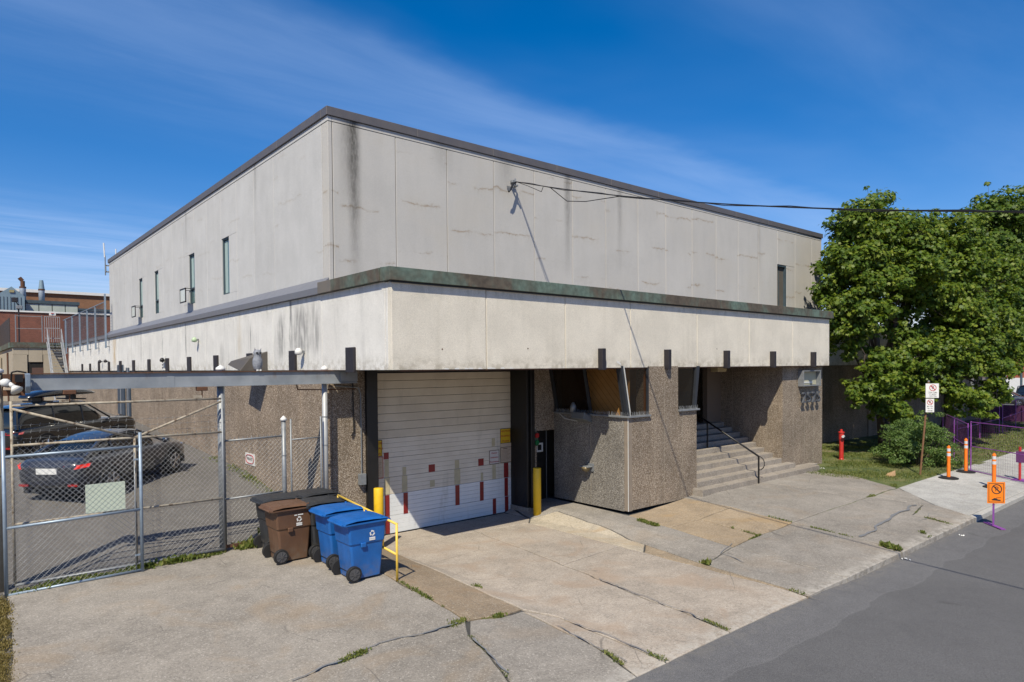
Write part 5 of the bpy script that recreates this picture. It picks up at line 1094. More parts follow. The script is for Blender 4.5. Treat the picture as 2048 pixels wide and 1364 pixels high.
a_ = MB(); a_.add([P(u, v, .009) for u, v in ((-.10, .08), (.10, .06), (.11, .09), (.04, .10), (.0, .13), (-.05, .135), (-.08, .11), (-.11, .105))], [tuple(range(8))]); a_.add([P(u, v, .009) for u, v in ((.0, .135), (.11, .145), (.11, .155), (.0, .145))], [(0, 1, 2, 3)]); a_.build('tow_pictogram', M_darktext, t)
# temporary construction fence, purple
def tfence(p0, p1, h, label, nv=5, dens=.10):
    t = thing('temporary_fence', label, 'fence', (p0[0], p0[1], .05), 'purple temporary fence panels'); a = Vector((p0[0], p0[1], 0)); b = Vector((p1[0], p1[1], 0)); L = (b - a).length; z0, z1 = .08, h
    for i in (0, 1): q = a.lerp(b, i); MB().tube((q.x, q.y, .02), (q.x, q.y, z1 + .03), .021, 8).build('post', M_purple, t)
    if L > 5: q = a.lerp(b, .5); MB().tube((q.x, q.y, .02), (q.x, q.y, z1), .022, 8).build('post', M_purple, t)
    for z in (z0, (z0 + z1) * .5, z1): MB().tube((a.x, a.y, z), (b.x, b.y, z), .014, 8).build('rail', M_purple, t)
    w = MB(); k = int(L / dens)
    for i in range(k): q = a.lerp(b, i / k); w.tube((q.x, q.y, z0), (q.x, q.y, z1), .0019, 3, caps=False)
    for i in range(int((z1 - z0) / dens)): z = z0 + i * dens; w.tube((a.x, a.y, z), (b.x, b.y, z), .0019, 3, caps=False)
    w.build('mesh_wires', M_purdark, t)['kind'] = 'stuff'; return t
tfence((28.55, 7.95), (26.4, 5.2), 1.85, 'purple mesh fence panel closing the sidewalk'); tfence((28.75, 8.1), (34.5, 10.7), 1.75, 'purple fence panel running from the sidewalk towards the maples')
tfence((36.4, 10.7), (44.5, 11.05), 1.70, 'purple fence panel in front of the maple trunk'); tfence((44.9, 11.0), (54.0, 11.9), 1.75, 'purple fence panel beyond the maple trunk')
t = thing('purple_barrier', 'low purple construction mesh before the far parked cars', 'barrier', (58, 13, 0)); MB().box(54.5, 54.55, 8.6, 14.3, .0, 1.15).build('mesh_fabric', M_mesh, t)
for y in (8.6, 11.4, 14.3): MB().tube((54.5, y, 0), (54.5, y, 1.4), .03, 6).build('post', M_purple, t)
t = thing('red_post', 'red sign stand behind the purple mesh on the sidewalk', 'sign', (27.7, 6.3, 0)); MB().tube((27.75, 6.3, .0), (27.75, 6.3, 1.15), .04, 8).build('post', M_red, t); MB().box(27.45, 28.05, 6.1, 6.5, .0, .03).build('foot', M_purple, t); MB().box(27.70, 27.74, 6.12, 6.40, .62, 1.0).build('board', M_purdark, t)
t = thing('paper_bag', 'crumpled brown paper bag on the grass near the shrub', 'litter', (24.9, 9.3, .1))
MB().add([(24.75, 9.25, .08), (25.05, 9.20, .08), (25.10, 9.42, .08), (24.8, 9.45, .08), (24.88, 9.28, .24), (25.12, 9.24, .30), (25.04, 9.38, .22), (24.86, 9.40, .20)], [(0, 3, 2, 1), (4, 5, 6, 7), (0, 1, 5, 4), (1, 2, 6, 5), (2, 3, 7, 6), (3, 0, 4, 7)]).build('bag', plain('brown_paper', (.42, .27, .14), .9), t)
for i, (x, y, l) in enumerate(((15.35, 5.42, 'white litter in the gutter by the cracked kerb'), (18.5, 5.3, 'white paper scrap on the asphalt beside the kerb'), (24.3, 11.4, 'white rubble by the foot of the address wall'))):
    t = thing('litter', l, 'litter', (x, y, hgt(x, y) if y > 5.6 else roadz(x))); s_ = MB()
    for k in range(4):
        a, b = x + random.uniform(-.06, .06), y + random.uniform(-.08, .08); z = (hgt(x, y) if y > 5.6 else roadz(x)) + .01; s_.add([(a, b, z), (a + .045, b + .01, z), (a + .035, b + .035, z + .02), (a + .005, b + .03, z + .02), (a + .02, b + .015, z + .03)], [(0, 1, 4), (1, 2, 4), (2, 3, 4), (3, 0, 4)])
    s_.build('scrap', M_white, t)

# ------------------------------------------------------------------ far left: rooftop fence, annex, stair, brick buildings
T = thing('rooftop_fence', 'chain link fence on grey posts along the low roof edge', 'fence', (6.6, 42, 5.2))
rfy = [42.4, 45.7, 48.7, 51.8, 55.3, 58.7]
for i, y in enumerate(rfy):
    zt = 8.15 if i == 0 else 7.72; MB().box(6.54, 6.62, y - .05, y + .05, 5.2, zt).build('post', M_bluepipe, T); MB().box(6.62, 6.745, y - .12, y - .06, 5.25, 5.30).build('clamp', M_galv, T); MB().box(6.62, 6.745, y - .12, y - .06, 5.65, 5.7).build('clamp', M_galv, T)
MB().tube((6.58, 42.4, 7.72), (6.58, 60, 7.72), .03, 6).build('top_rail', M_bluepipe, T)
w_ = MB(); yy = 42.4
while yy < 60: w_.tube((6.63, yy, 5.95), (6.63, yy, 7.7), .006, 3, caps=False); yy += .16
zz = 5.95
while zz < 7.7: w_.tube((6.63, 42.4, zz), (6.63, 60, zz), .006, 3, caps=False); zz += .16
w_.build('chain_link', M_galv, T)['kind'] = 'stuff'
A = thing('annex', 'low tan concrete annex with green copper roof edge and brown door', 'building', (5, 61, 0))
MB().box(3.56, 6.7, 61.12, 78, 0, 5.68).build('core', M_tan, A)
for a, b in ((3.56, 4.42), (5.40, 6.72)): MB().box(a, b, 61.0, 61.11, 0, 5.15).build('wall_panel', M_tan, A, .01)
for a, b in ((3.56, 4.5), (4.51, 5.35), (5.36, 6.72)): MB().box(a, b, 61.0, 61.11, 4.62 if a > 3.6 and a < 5.3 else 5.16, 5.68).build('wall_panel', M_tan, A, .01)
MB().box(3.5, 6.8, 60.9, 61.3, 5.69, 6.08).build('copper_cap', M_cop, A); MB().box(3.4, 3.7, 61.31, 78, 5.69, 6.08).build('copper_cap', M_cop, A)
d_ = MB().box(4.42, 5.40, 61.08, 61.115, 1.8, 4.62).build('doorway', M_dark, A); MB().box(4.69, 5.38, 61.04, 61.075, 1.8, 4.20).build('door', plain('brown_door', (.11, .06, .045), .6), A)
MB().tube((3.25, 60.9, 1.7), (3.25, 60.9, 5.3), .06, 8).build('downpipe', M_rust, A)
MB().box(-8, 3.5, 74, 80, 0, 5.2).build('side_wing', M_tan, A)
SR = thing('roof_stair', 'galvanised steel stair climbing to the annex roof', 'stairs', (6.2, 57, 1.7)); M_ss = plain('stair_steel', (.38, .39, .40), .5, .4, .15)
for k in range(20):
    y = 56.4 + .215 * k; z = 1.9 + .215 * k; MB().box(5.66, 6.46, y, y + .24, z - .03, z).build('tread', M_ss, SR)
for x in (5.62, 6.50):
    MB().tube((x, 56.3, 1.8), (x, 60.7, 6.1), .05, 6).build('stringer', M_ss, SR); MB().tube((x, 56.3, 2.8), (x, 60.5, 7.1), .025, 6).build('handrail', M_ss, SR); MB().tube((x, 56.3, 2.35), (x, 60.5, 6.65), .02, 6).build('handrail', M_ss, SR)
    for k in range(5): y = 56.5 + k; MB().tube((x, y, 1.95 + (y - 56.3) * .98), (x, y, 2.95 + (y - 56.3) * .98), .025, 6).build('baluster', M_ss, SR)
for k in range(8): x = 5.50 + k * .135; MB().tube((x, 60.8, 6.1), (x, 60.8, 8.0), .018, 5).build('cage_bar', M_ss, SR)
for z in (6.4, 7.15, 8.0): MB().tube((5.48, 60.8, z), (6.46, 60.8, z), .022, 5).build('cage_rail', M_ss, SR)
t = thing('warning_sign', 'white sign with a red mark above the stair cage', 'sign', (6.0, 61, 8.4)); MB().box(5.80, 6.22, 60.9, 60.93, 8.12, 8.42).build('plate', M_white, t); MB().tube((5.93, 60.88, 8.27), (6.12, 60.88, 8.27), .05, 5, .01).build('red_mark', M_redprint, t)
T = thing('roof_cage', 'chain link enclosure on the annex roof', 'fence', (4.5, 61.3, 6.1))
for x in (3.78, 5.38): MB().tube((x, 61.2, 6.1), (x, 61.2, 8.1), .035, 6).build('post', M_galv, T)
for z in (7.1, 8.02): MB().tube((3.78, 61.2, z), (5.38, 61.2, z), .022, 5).build('rail', M_galv, T)
t = thing('roof_floodlights', 'pair of dark floodlights on a pole above the annex roof', 'lamp', (3.9, 61.5, 6.1)); MB().tube((4.0, 61.5, 6.1), (4.0, 61.5, 8.9), .05, 6).build('pole', M_brownmetal, t)
MB().box(3.60, 3.95, 61.3, 61.6, 9.05, 9.38).build('lamp_head', M_brownmetal, t, .03); MB().box(3.85, 4.25, 61.3, 61.6, 8.55, 8.80).build('lamp_head', M_galv, t, .03); MB().tube((4.0, 61.5, 8.8), (3.8, 61.5, 9.15), .03, 6).build('arm', M_brownmetal, t)
t = thing('sheet_fence', 'dark slatted screen at the left edge of the annex roof', 'fence', (3.3, 68, 6.1))
for k in range(14): MB().box(3.42, 3.47, 61.6 + k * 1.0, 62.5 + k * 1.0, 6.08, 7.9 - .02 * (k % 3)).build('slat', plain('dark_slat', (.045, .036, .034), .7), t)
BR = thing('brick_building', 'low red brick building with white coping behind the annex', 'building', (5, 75, 0))
MB().box(-12, 14, 78.2, 84, 0, 9.5).build('wall', M_brickR, BR); MB().box(-12, 14, 78.1, 78.6, 9.505, 9.65).build('coping', M_white, BR)
GBL = thing('corrugated_shed', 'pale blue corrugated rooftop shed with pointed gable', 'building', (3, 85, 9.6))
MB().prism([(-1.5, 9.66), (6.05, 9.66), (6.05, 11.6), (4.99, 12.55), (3.9, 11.75), (2.6, 10.9), (-1.5, 10.9)], 'y', 85, 92).build('wall', M_corr, GBL)
for k in range(26): x = -1.4 + k * .285; MB().box(x, x + .05, 84.96, 84.995, 9.66, 10.9 if x < 2.6 else min(11.5, 10.95 + (x - 2.6) * .6)).build('rib', M_trimblue, GBL)
MB().box(4.8, 5.2, 84.9, 84.98, 11.95, 12.2).build('vent', plain('dull_yellow_vent', (.30, .27, .14), .7), GBL)
GL = thing('rooftop_greenhouse', 'rooftop structure with pale panels and dark blue trim', 'building', (8.5, 85, 9.6))
MB().box(6.1, 10.85, 86.2, 90, 9.6, 11.0).build('core', M_trimblue, GL); MB().box(6.08, 10.95, 85.9, 90, 11.02, 11.35).build('roof', M_trimblue, GL)
for k in range(4): MB().box(6.2 + k * 1.16, 7.28 + k * 1.16, 86.0, 86.15, 9.66, 10.98).build('panel', M_pale, GL)
for (x, zt, lab) in ((6.12, 13.95, 'pale flue stack with rusty cowl left'), (7.76, 13.8, 'pale flue stack with tapered top right of the other')):
    t = thing('flue_stack', lab.replace(' left', ' nearest the pointed gable').replace(' right of the other', ' above the rooftop panels'), 'chimney', (x, 88, 11)); c_ = (x, 88, 11)
    MB().lathe([(.28, 0), (.28, zt - 12.2), (.28, zt - 12.19)], c_, 16).build('shaft', plain('flue_grey', (.42, .48, .55), .5, .3), t, smooth=True); MB().lathe([(.31, zt - 12.2), (.31, zt - 12.05)], c_, 16).build('band', M_rust, t)
    if x < 7: MB().path([(x, 88, zt - 1.1), (x, 88, zt - .45), (x - .28, 88, zt - .12)], .2, 12).build('cowl', M_rust, t)
    else: MB().lathe([(.28, zt - 12.04), (.17, zt - 11.1)], c_, 16).build('cowl', M_corr, t)
LB = thing('long_brick_building', 'long brown brick building with white roof edge on the skyline', 'building', (5, 112, 0)); MB().box(-30, 26, 112, 130, 0, 14.6).build('wall', M_brickB, LB); MB().box(-30, 26, 111.7, 130, 14.61, 15.0).build('roof_edge', M_white, LB)
t = thing('blue_wall_block', 'blue grey annex wall beside the roof fence', 'building', (12, 90, 0)); MB().box(10.96, 17, 92, 96, 9.0, 10.9).build('wall', M_corr, t); MB().box(10.96, 17, 91.8, 96, 10.91, 11.15).build('trim', M_trimblue, t)
# far right brick building
RB = thing('red_brick_building', 'orange red brick building with white base across the far street', 'building', (120, 30, 0)); MB().box(112, 150, -40, 27, 1.95, 12).build('wall', M_brickO, RB); MB().box(111.8, 150, -40, 27, -.1, 1.94).build('base', M_white, RB)
for k in range(6):
    q = MB().box(111.9, 111.99, -12 + k * 6, -10 + k * 6, 4, 6).build('window', M_white, RB); MB().box(111.86, 111.89, -11.85 + k * 6, -10.15 + k * 6, 4.15, 5.85).build('pane', M_glassdk2, q)
t = thing('street_lamp_post', 'dark steel post before the far brick building', 'post', (92, 22, 0)); MB().tube((95, 21.5, 0), (95, 21.5, 6), .12, 8).build('shaft', M_trimblue, t)

# ------------------------------------------------------------------ foliage
def leaves(name, centers, radii, n, size, m, parent, flat=.75, seed=1, hang=.25, shape='maple'):
    """leaf faces spread through clumps; centers (k,3) radii (k,3)"""
    r_ = np.random.default_rng(seed); k = len(centers); vol = np.prod(radii, axis=1) ** .67; idx = r_.choice(k, n, p=vol / vol.sum())
    d = r_.normal(size=(n, 3)); d /= np.linalg.norm(d, axis=1)[:, None]; rad = r_.uniform(.30, 1.0, n) ** .5 * (1 + np.abs(r_.normal(0, .16, n)))
    p = centers[idx] + d * radii[idx] * rad[:, None]
    nr = d * np.array([.6, .6, .35]) + np.array([-.15, -.15, .75]) * flat + r_.normal(size=(n, 3)) * .38; nr /= np.linalg.norm(nr, axis=1)[:, None]
    a = np.cross(nr, r_.normal(size=(n, 3))); a /= np.linalg.norm(a, axis=1)[:, None]; b = np.cross(nr, a)
    s_ = size * r_.uniform(.6, 1.25, n)
    if shape == 'maple': sh = np.array([(0, -.5, 0), (.42, -.28, -.05), (.30, .02, .03), (.55, .30, -.08), (.14, .22, .03), (0, .62, -.10), (-.14, .22, .03), (-.55, .30, -.08), (-.30, .02, .03), (-.42, -.28, -.05)])
    else: sh = np.array([(0, -.5, 0), (.26, -.1, .02), (.16, .3, .0), (0, .55, -.08), (-.16, .3, .0), (-.26, -.1, .02)])
    q = len(sh); V = (p[:, None, :] + s_[:, None, None] * (a[:, None, :] * sh[None, :, 0:1] + b[:, None, :] * sh[None, :, 1:2] + nr[:, None, :] * sh[None, :, 2:3])).reshape(-1, 3)
    if parent is not None: V = V - np.array(origin(parent))[None, :]
    return mesh_np(name, V, np.arange(n * q).reshape(n, q), m, parent)
def limb(mb, pts, r0, r1, seg=9):
    n = len(pts) - 1
    for i in range(n): mb.tube(pts[i], pts[i + 1], r0 + (r1 - r0) * i / n, seg, r0 + (r1 - r0) * (i + 1) / n)
def bend(a, b, k=5, w=.12):
    a = Vector(a); b = Vector(b); L = (b - a).length; out = []
    for i in range(k + 1):
        t = i / k; p = a.lerp(b, t)
        if 0 < i < k: p += Vector((random.uniform(-w, w), random.uniform(-w, w), random.uniform(-w, w) * .5)) * L * .3
        out.append(p)
    return out
def maple(x, y, label, lobes, trunks, n, seed, m, size=.165):
    t = thing('maple_tree', label, 'tree', (x, y, hgt(x, y)), 'maple trees beside the building'); tr = MB(); cs = []; rs = []
    rr_ = random.Random(seed)
    for (p, q, r0) in trunks: k_ = MB(); limb(k_, bend(p, q, 6, .10), r0, r0 * .45, 12); k_.build('trunk', M_bark, t, smooth=True)
    for (cx_, cy_, cz_, r) in lobes:
        src = min(trunks, key=lambda T_: (Vector(T_[1]) - Vector((cx_, cy_, cz_))).length); tt = rr_.uniform(.45, .95); s0 = Vector(src[0]).lerp(Vector(src[1]), tt)
        limb(tr, bend(s0, (cx_, cy_, cz_), 4, .2), src[2] * .36, .02, 6)
        for k in range(15):
            d = Vector((rr_.gauss(0, 1), rr_.gauss(0, 1), rr_.gauss(0, .9))); d = d.normalized() * r * rr_.uniform(.45, 1.0); c_ = Vector((cx_, cy_, cz_)) + d; q = r * rr_.uniform(.32, .55)
            cs.append(tuple(c_)); rs.append((q, q, q * .62))
            if k % 3 == 0: limb(tr, [Vector((cx_, cy_, cz_)), c_], .022, .008, 4)
        for k in range(6):      # twigs that stick out of the crown
            d = Vector((rr_.gauss(0, 1), rr_.gauss(0, 1), rr_.gauss(0, .8))).normalized(); c_ = Vector((cx_, cy_, cz_)) + d * r * rr_.uniform(1.1, 1.38); q = rr_.uniform(.14, .26)
            cs.append(tuple(c_)); rs.append((q, q, q * .6)); limb(tr, [Vector((cx_, cy_, cz_)) + d * r * .6, c_], .012, .005, 4)
    tr.build('branches', M_bark, t, smooth=True)['kind'] = 'stuff'
    leaves('crown', np.array(cs), np.array(rs), n, size, m, t, seed=seed)
    return t
z_ = .1
maple(31.9, 12.2, 'multi stemmed maple close to the building corner',
      [(29.9, 12.9, 8.3, 1.2), (29.3, 12.7, 7.0, 1.1), (28.6, 12.6, 6.2, .9), (30.4, 12.6, 9.6, 1.1), (31.7, 12.6, 10.3, 1.1), (32.9, 12.4, 10.3, 1.2), (30.0, 12.6, 8.8, 1.1), (31.5, 12.0, 9.4, 1.3), (33.0, 12.2, 9.2, 1.3), (29.7, 12.5, 7.2, 1.05), (31.0, 12.0, 7.7, 1.2), (32.6, 11.8, 7.7, 1.3), (28.9, 12.4, 5.9, .95), (30.2, 12.0, 6.1, .9), (34.2, 12.2, 8.2, 1.3), (29.6, 12.9, 4.9, .7), (29.2, 11.6, 3.2, .85), (30.3, 11.5, 3.4, .8), (28.6, 11.6, 2.75, .5), (30.0, 11.3, 2.3, .65), (31.2, 11.3, 3.9, .8), (30.4, 11.0, 1.8, .4), (34.0, 11.8, 10.0, 1.1), (30.9, 12.3, 9.9, 1.4), (32.4, 11.4, 8.4, 1.4), (33.6, 11.6, 7.0, 1.4), (33.4, 11.8, 5.6, 1.1), (29.4, 12.5, 8.2, 1.0), (34.6, 11.6, 9.0, 1.3), (32.3, 11.0, 4.3, .9), (33.3, 10.8, 3.5, .8), (29.8, 11.8, 4.2, .6), (32.2, 10.9, 2.9, .6)],
      [((32.0, 12.3, z_), (30.8, 12.6, 8.6), .17), ((32.1, 12.2, z_), (32.7, 12.2, 8.5), .18), ((32.3, 12.2, z_), (34.0, 12.2, 8.0), .14), ((31.9, 12.1, z_), (29.8, 11.9, 3.6), .09)], 62000, 11, M_leaf)
maple(36.4, 11.0, 'leafy maple with a low dark limb behind the shrub',
      [(34.6, 10.8, 5.2, 1.2), (35.8, 10.4, 6.2, 1.4), (37.4, 10.2, 5.6, 1.4), (36.3, 10.9, 8.0, 1.5), (38.4, 10.8, 7.4, 1.5), (34.5, 10.6, 3.9, 1.0), (36.0, 10.0, 4.4, 1.0), (39.2, 10.2, 5.2, 1.2), (34.9, 9.9, 2.4, .7), (33.9, 10.2, 2.9, .7), (38.0, 9.8, 4.3, .9), (35.6, 9.6, 2.0, .5), (37.8, 11, 9.0, 1.4), (36.6, 10.4, 7.0, 1.5), (39.4, 10.4, 8.6, 1.4), (35.0, 10.6, 7.2, 1.3), (38.2, 10.0, 5.9, 1.3), (35.6, 11.0, 9.6, 1.2), (36.9, 10.8, 9.9, 1.2), (34.4, 11.4, 9.9, .9), (33.7, 10.2, 4.5, .9), (37.0, 9.4, 3.4, .7), (39.6, 9.5, 4.2, .9), (41.2, 9.7, 4.6, 1.0), (36.6, 9.2, 2.6, .5)],
      [((35.3, 11.0, z_), (36.2, 10.8, 5.5), .20), ((36.0, 10.9, 3.0), (38.9, 10.6, 5.6), .15)], 52000, 12, M_leaf)
maple(44.2, 11.5, 'single trunk maple with a burl, behind the purple fence',
      [(43.2, 11.2, 11.9, 1.6), (45.4, 10.8, 12.2, 1.7), (47.6, 10.6, 11.8, 1.8), (42.2, 11.4, 10.2, 1.7), (44.4, 11.0, 10.4, 1.9), (46.8, 10.6, 10.0, 2.0), (42.4, 11.2, 8.2, 1.6), (44.8, 10.6, 8.0, 1.8), (47.2, 10.2, 7.8, 1.9), (43.4, 10.8, 6.3, 1.4), (45.8, 10.2, 6.1, 1.5), (48.4, 10.0, 6.0, 1.6), (41.4, 11.0, 6.6, 1.2), (46.6, 9.4, 4.9, .9), (43.0, 10.2, 5.2, .9), (48.5, 9.2, 4.8, .9), (49.5, 10, 9, 2), (42.2, 9.6, 5.2, 1.1), (40.8, 10.0, 5.6, 1.1), (44.0, 9.2, 4.9, .9), (44.4, 10, 5.0, .6), (41.6, 11.2, 9.2, 1.5), (43.6, 10.6, 11.3, 1.7), (46.4, 10.2, 11.3, 1.9), (48.6, 10.0, 10.8, 1.9), (41.0, 10.8, 7.8, 1.4)],
      [((44.2, 11.5, z_), (44.4, 11.2, 8.5), .27), ((44.2, 11.4, 4.2), (47.5, 10.4, 8.5), .16)], 70000, 13, M_leaf2, .19)
maple(55, 10.8, 'far maple at the right edge beyond the burl trunk', [(54, 10.6, 9, 2.4), (57, 10.2, 9.5, 2.4), (55.5, 9.8, 12.5, 2.4), (54.5, 9.6, 6.6, 1.8), (58, 9.4, 7, 2.0), (56, 10, 14.2, 1.8)], [((55, 10.8, 0), (55.5, 10.4, 10), .26)], 26000, 14, M_leaf2, .22)
bt = [o for o in bpy.data.objects if o.name.startswith('maple_tree') and abs(o.location.x - 44.2) < .01][0]
MB().lathe([(.10, -.28), (.30, -.2), (.36, 0), (.30, .2), (.10, .28)], (44.0, 11.33, 2.75), 12).build('burl', M_bark, bt, smooth=True)
# shrub
sh_ = thing('shrub', 'dense spreading green shrub around the leaning sign post', 'shrub', (28.4, 9.7, .1))
cs = []; rs = []; rr_ = random.Random(5)
for k in range(70):      # loose sprays that break the outline
    a = rr_.uniform(0, 2 * math.pi); e = rr_.uniform(.9, 1.32); zz = rr_.uniform(.1, 1.0); cs.append((28.5 + 1.65 * e * math.cos(a) * (1.1 - zz * .6), 9.7 + 1.15 * e * math.sin(a) * (1.1 - zz * .6), .15 + 1.75 * zz * rr_.uniform(.8, 1.12))); rs.append((rr_.uniform(.16, .34), rr_.uniform(.16, .34), .09))
for k in range(80):
    a = rr_.uniform(0, 2 * math.pi); q = rr_.uniform(0, 1) ** .5; zz = rr_.uniform(.15, 1.0); e = math.sqrt(max(.12, 1 - zz * zz * .75)); cs.append((28.5 + 1.6 * q * e * math.cos(a), 9.7 + 1.1 * q * e * math.sin(a), .1 + 1.55 * zz)); u = rr_.uniform(.22, .42); rs.append((u, u, u * .5))
leaves('foliage', np.array(cs), np.array(rs), 22000, .075, M_bushleaf, sh_, seed=21, shape='oval')
st = MB()
for k in range(14): a = rr_.uniform(0, 6.28); st.tube((28.4 + .15 * math.cos(a), 9.7 + .15 * math.sin(a), .05), (28.4 + 1.2 * math.cos(a), 9.7 + .85 * math.sin(a), rr_.uniform(.7, 1.5)), .022, 5, .008)
st.build('stem', M_bark, sh_)
# grass, as a mass
def blades(name, pts, hgt0, m, label, seed=3, w=.012, parent=None):
    r_ = np.random.default_rng(seed); n = len(pts); a = r_.uniform(0, 2 * np.pi, n); h_ = hgt0 * r_.uniform(.5, 1.4, n); ln = r_.normal(size=(n, 2)) * .45 * h_[:, None]
    dx = np.stack([np.cos(a) * w, np.sin(a) * w, np.zeros(n)], 1); tip = pts + np.concatenate([ln, h_[:, None]], 1)
    V = np.stack([pts - dx, pts + dx, tip], 1).reshape(-1, 3); o = mesh_np(name, V, np.arange(3 * n).reshape(n, 3), m, parent)
    if label: o['label'] = label
    o['kind'] = 'stuff'; return o
N = 42000; gx = rng.uniform(23.0, 33, N); gy = rng.uniform(8.42, 14.6, N)
keep = ~((gx < 24.0) & (gy < 8.4 + (24.0 - gx) * 1.9)) & ~((gx < 25.7) & (gy > 11.6)) & (rng.uniform(size=N) < .55 + .45 * np.sin(gx * 1.7 + gy * 2.3))
gx, gy = gx[keep], gy[keep]; gz_ = np.array([hgt(a, b) - .01 for a, b in zip(gx, gy)]); blades('grass', np.stack([gx, gy, gz_], 1), .055, M_grass, 'short yellowing grass on the strip beside the stairs')
N = 12000; gx = rng.uniform(33, 52, N); gy = rng.uniform(8.42, 14, N); blades('grass', np.stack([gx, gy, np.array([hgt(a, b) - .01 for a, b in zip(gx, gy)])], 1), .07, M_grass, 'shaded grass between the far maples', 4, .02)
def ribbon(pts, w, label=None):
    m_ = MB(); prev = None; P_ = []
    for (a, b) in zip(pts[:-1], pts[1:]):
        L = math.hypot(b[0] - a[0], b[1] - a[1]); k = max(2, int(L / .07))
        for j in range(k): P_.append((a[0] + (b[0] - a[0]) * j / k, a[1] + (b[1] - a[1]) * j / k))
    Q = []
    for (x, y) in P_:
        x2 = x + .07 * mnoise.noise(Vector((x * 2.1, y * 2.1, 3))) + .02 * mnoise.noise(Vector((x * 9, y * 9, 1))); y2 = y + .09 * mnoise.noise(Vector((x * 2.1, y * 2.1, 8))) + .02 * mnoise.noise(Vector((x * 9, y * 9, 5)))
        Q.append((x2, y2))
    for i in range(len(Q) - 1):
        d = Vector((Q[i + 1][0] - Q[i][0], Q[i + 1][1] - Q[i][1])).normalized(); n_ = Vector((-d.y, d.x)); ww = w * (.55 + 1.3 * abs(mnoise.noise(Vector((Q[i][0] * 2.7, Q[i][1] * 2.7, 6)))))
        ls = [(Q[i][0] + n_.x * ww * s_, Q[i][1] + n_.y * ww * s_) for s_ in (-1, 1)]
        cur = [(x, y, hgt(x, y) + .020) for x, y in ls]
        if prev: m_.add([prev[0], prev[1], cur[1], cur[0]], [(0, 1, 2, 3)])
        prev = cur
    return m_.build('crack_sealant', M_seal, pave)
M_seal = plain('bitumen_sealant', (.175, .18, .19), .8, 0, .15, 9)
ribbon([(16.0, 6.60), (16.8, 6.62), (17.3, 6.85), (18.2, 6.80), (19.0, 7.0), (19.8, 6.95), (20.3, 7.1), (20.75, 7.0)], .040)
ribbon([(5.9, 8.40), (5.2, 8.40), (4.6, 8.47), (3.9, 8.30), (3.1, 8.26)], .016)
ribbon([(8.95, 5.8), (9.15, 6.9), (9.32, 7.9), (9.5, 8.9)], .010); ribbon([(7.37, 5.7), (7.42, 6.7), (7.42, 7.7)], .009); ribbon([(6.9, 5.9), (7.02, 6.7), (7.1, 7.6)], .009)
ribbon([(5.75, 7.8), (5.6, 7.1), (5.4, 6.5)], .016); ribbon([(13.3, 8.25), (12.6, 8.08), (12.3, 7.2)], .010); ribbon([(18.6, 6.3), (19.3, 6.3), (19.9, 6.5)], .006)
def weedline(pts, wid, dens, h_, m, big=False):
    P_ = []
    for (a, b) in zip(pts[:-1], pts[1:]):
        L = math.hypot(b[0] - a[0], b[1] - a[1]); n = int(L * dens * .62)
        for _ in range(n):
            t_ = random.random(); x = a[0] + (b[0] - a[0]) * t_; y = a[1] + (b[1] - a[1]) * t_
            if mnoise.noise(Vector((x * 2.2, y * 2.2, 4))) < -.15: continue
            x += random.gauss(0, wid); y += random.gauss(0, wid); P_.append((x, y, hgt(x, y) - .01, h_ * .72 * (1 + .8 * mnoise.noise(Vector((x, y, 0))))))
    return P_
def weeds(segs, label, m):
    P_ = []
    for (pts, wid, dens, h_) in segs: P_ += weedline(pts, wid, dens, h_, m)
    P_ = np.array(P_); n = len(P_); r_ = np.random.default_rng(9)
    d = r_.normal(size=(n, 3)) * .5 + np.array([0, 0, 1.0]); d /= np.linalg.norm(d, axis=1)[:, None]; a = np.cross(d, r_.normal(size=(n, 3))); a /= np.linalg.norm(a, axis=1)[:, None]
    hh = P_[:, 3] * r_.uniform(.4, 1.3, n); base = P_[:, :3] + np.stack([r_.normal(size=n) * .01, r_.normal(size=n) * .01, hh * r_.uniform(0, .6, n)], 1)
    w = hh * .26; V = np.stack([base, base + d * hh[:, None] * .5 + a * w[:, None], base + d * hh[:, None], base + d * hh[:, None] * .5 - a * w[:, None]], 1).reshape(-1, 3)
    o = mesh_np('weeds', V, np.arange(4 * n).reshape(n, 4), m); o['label'] = label; o['kind'] = 'stuff'; return o
weeds([([(.75, 14.22), (2.0, 14.30), (3.3, 14.38), (4.3, 14.42), (5.0, 14.5)], .055, 1500, .07), ([(2.6, 14.32), (3.9, 14.40)], .07, 900, .10), ([(4.6, 14.5), (5.0, 14.5)], .06, 1500, .12), ([(5.3, 14.75), (5.7, 14.9)], .1, 1800, .30)], 'green weeds along the foot of the gate and fence', M_weed)
weeds([([(.50, 14.1), (.52, 13.2), (.46, 12.2), (.40, 11.0), (.34, 10.0), (.3, 8.6), (.2, 7)], .075, 9000, .034), ([(.45, 13.8), (.3, 12.0), (.25, 10.0)], .12, 1500, .03)], 'dry yellow weeds along the left slab edge', M_dry)
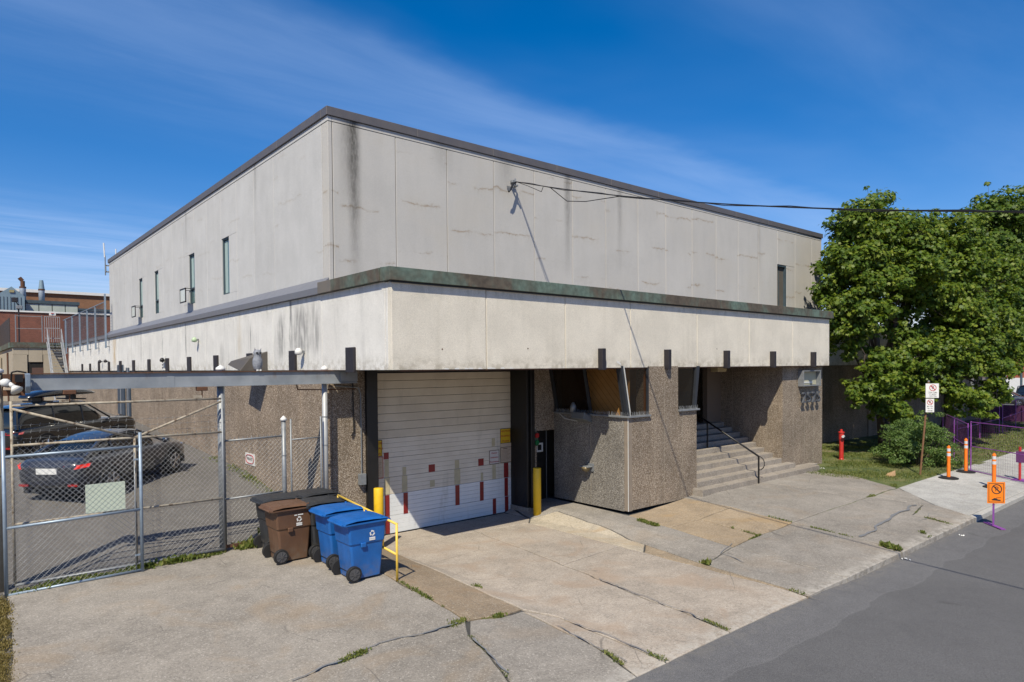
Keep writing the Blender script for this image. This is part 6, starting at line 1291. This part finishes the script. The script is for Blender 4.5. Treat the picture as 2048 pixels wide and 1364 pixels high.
weeds([([(6.2, 10.6), (6.14, 9.6), (6.08, 8.43)], .02, 700, .045), ([(6.08, 8.45), (5.75, 8.36)], .05, 1600, .05), ([(5.8, 7.9), (5.62, 7.2), (5.4, 6.5)], .02, 350, .04), ([(6.5, 8.25), (6.7, 8.25)], .03, 900, .06), ([(6.3, 8.28), (6.6, 8.22)], .02, 400, .04),
       ([(7.40, 10.0), (7.44, 9.7)], .03, 700, .05), ([(4.4, 8.4), (3.95, 8.32)], .03, 1600, .05), ([(6.95, 6.3), (6.8, 5.8), (6.74, 5.6)], .02, 700, .05), ([(7.38, 5.9), (7.36, 5.6)], .03, 700, .05), ([(9.0, 6.1), (8.93, 5.6)], .02, 900, .05),
       ([(13.55, 11.1), (13.4, 10.4)], .03, 2200, .07), ([(11.75, 7.95), (11.72, 7.8)], .02, 1500, .09), ([(11.35, 5.9), (11.3, 5.6)], .03, 500, .05), ([(12.9, 6.2), (12.88, 5.7)], .02, 700, .05), ([(15.6, 6.0), (15.48, 5.6)], .03, 1400, .09), ([(16.0, 7.8), (15.85, 6.7)], .015, 450, .05), ([(16.2, 9.0), (16.1, 8.3)], .015, 350, .04),
       ([(14.6, 9.1), (14.45, 8.3)], .012, 450, .04), ([(13.9, 8.2), (14.5, 8.25)], .012, 450, .05), ([(19.28, 6.5), (19.0, 5.7)], .015, 500, .06), ([(18.0, 6.75), (18.3, 6.9)], .01, 200, .03), ([(17.6, 5.9), (17.2, 5.6)], .02, 700, .07), ([(20.6, 8.31), (21.0, 8.31)], .04, 1500, .06), ([(20.2, 6.8), (19.3, 6.66)], .015, 300, .04), ([(22.9, 8.45), (23.3, 8.6)], .04, 800, .06),
       ([(12.25, 8.0), (12.7, 8.08)], .012, 400, .04)], 'tufts of weeds growing in the slab joints', M_weed)
weeds([([(6.7, 16.2), (6.72, 19), (6.7, 24)], .12, 500, .07)], 'sparse weeds at the foot of the side wall', M_weed)
for o in bpy.data.objects:      # lift the wall-foot weeds on to the sloping lot
    if o.name.startswith('weeds') and o.get('label', '').startswith('sparse'):
        for v in o.data.vertices: v.co.z += lotz(v.co.y) - hgt(v.co.x, v.co.y)
print('objects', len(bpy.data.objects))
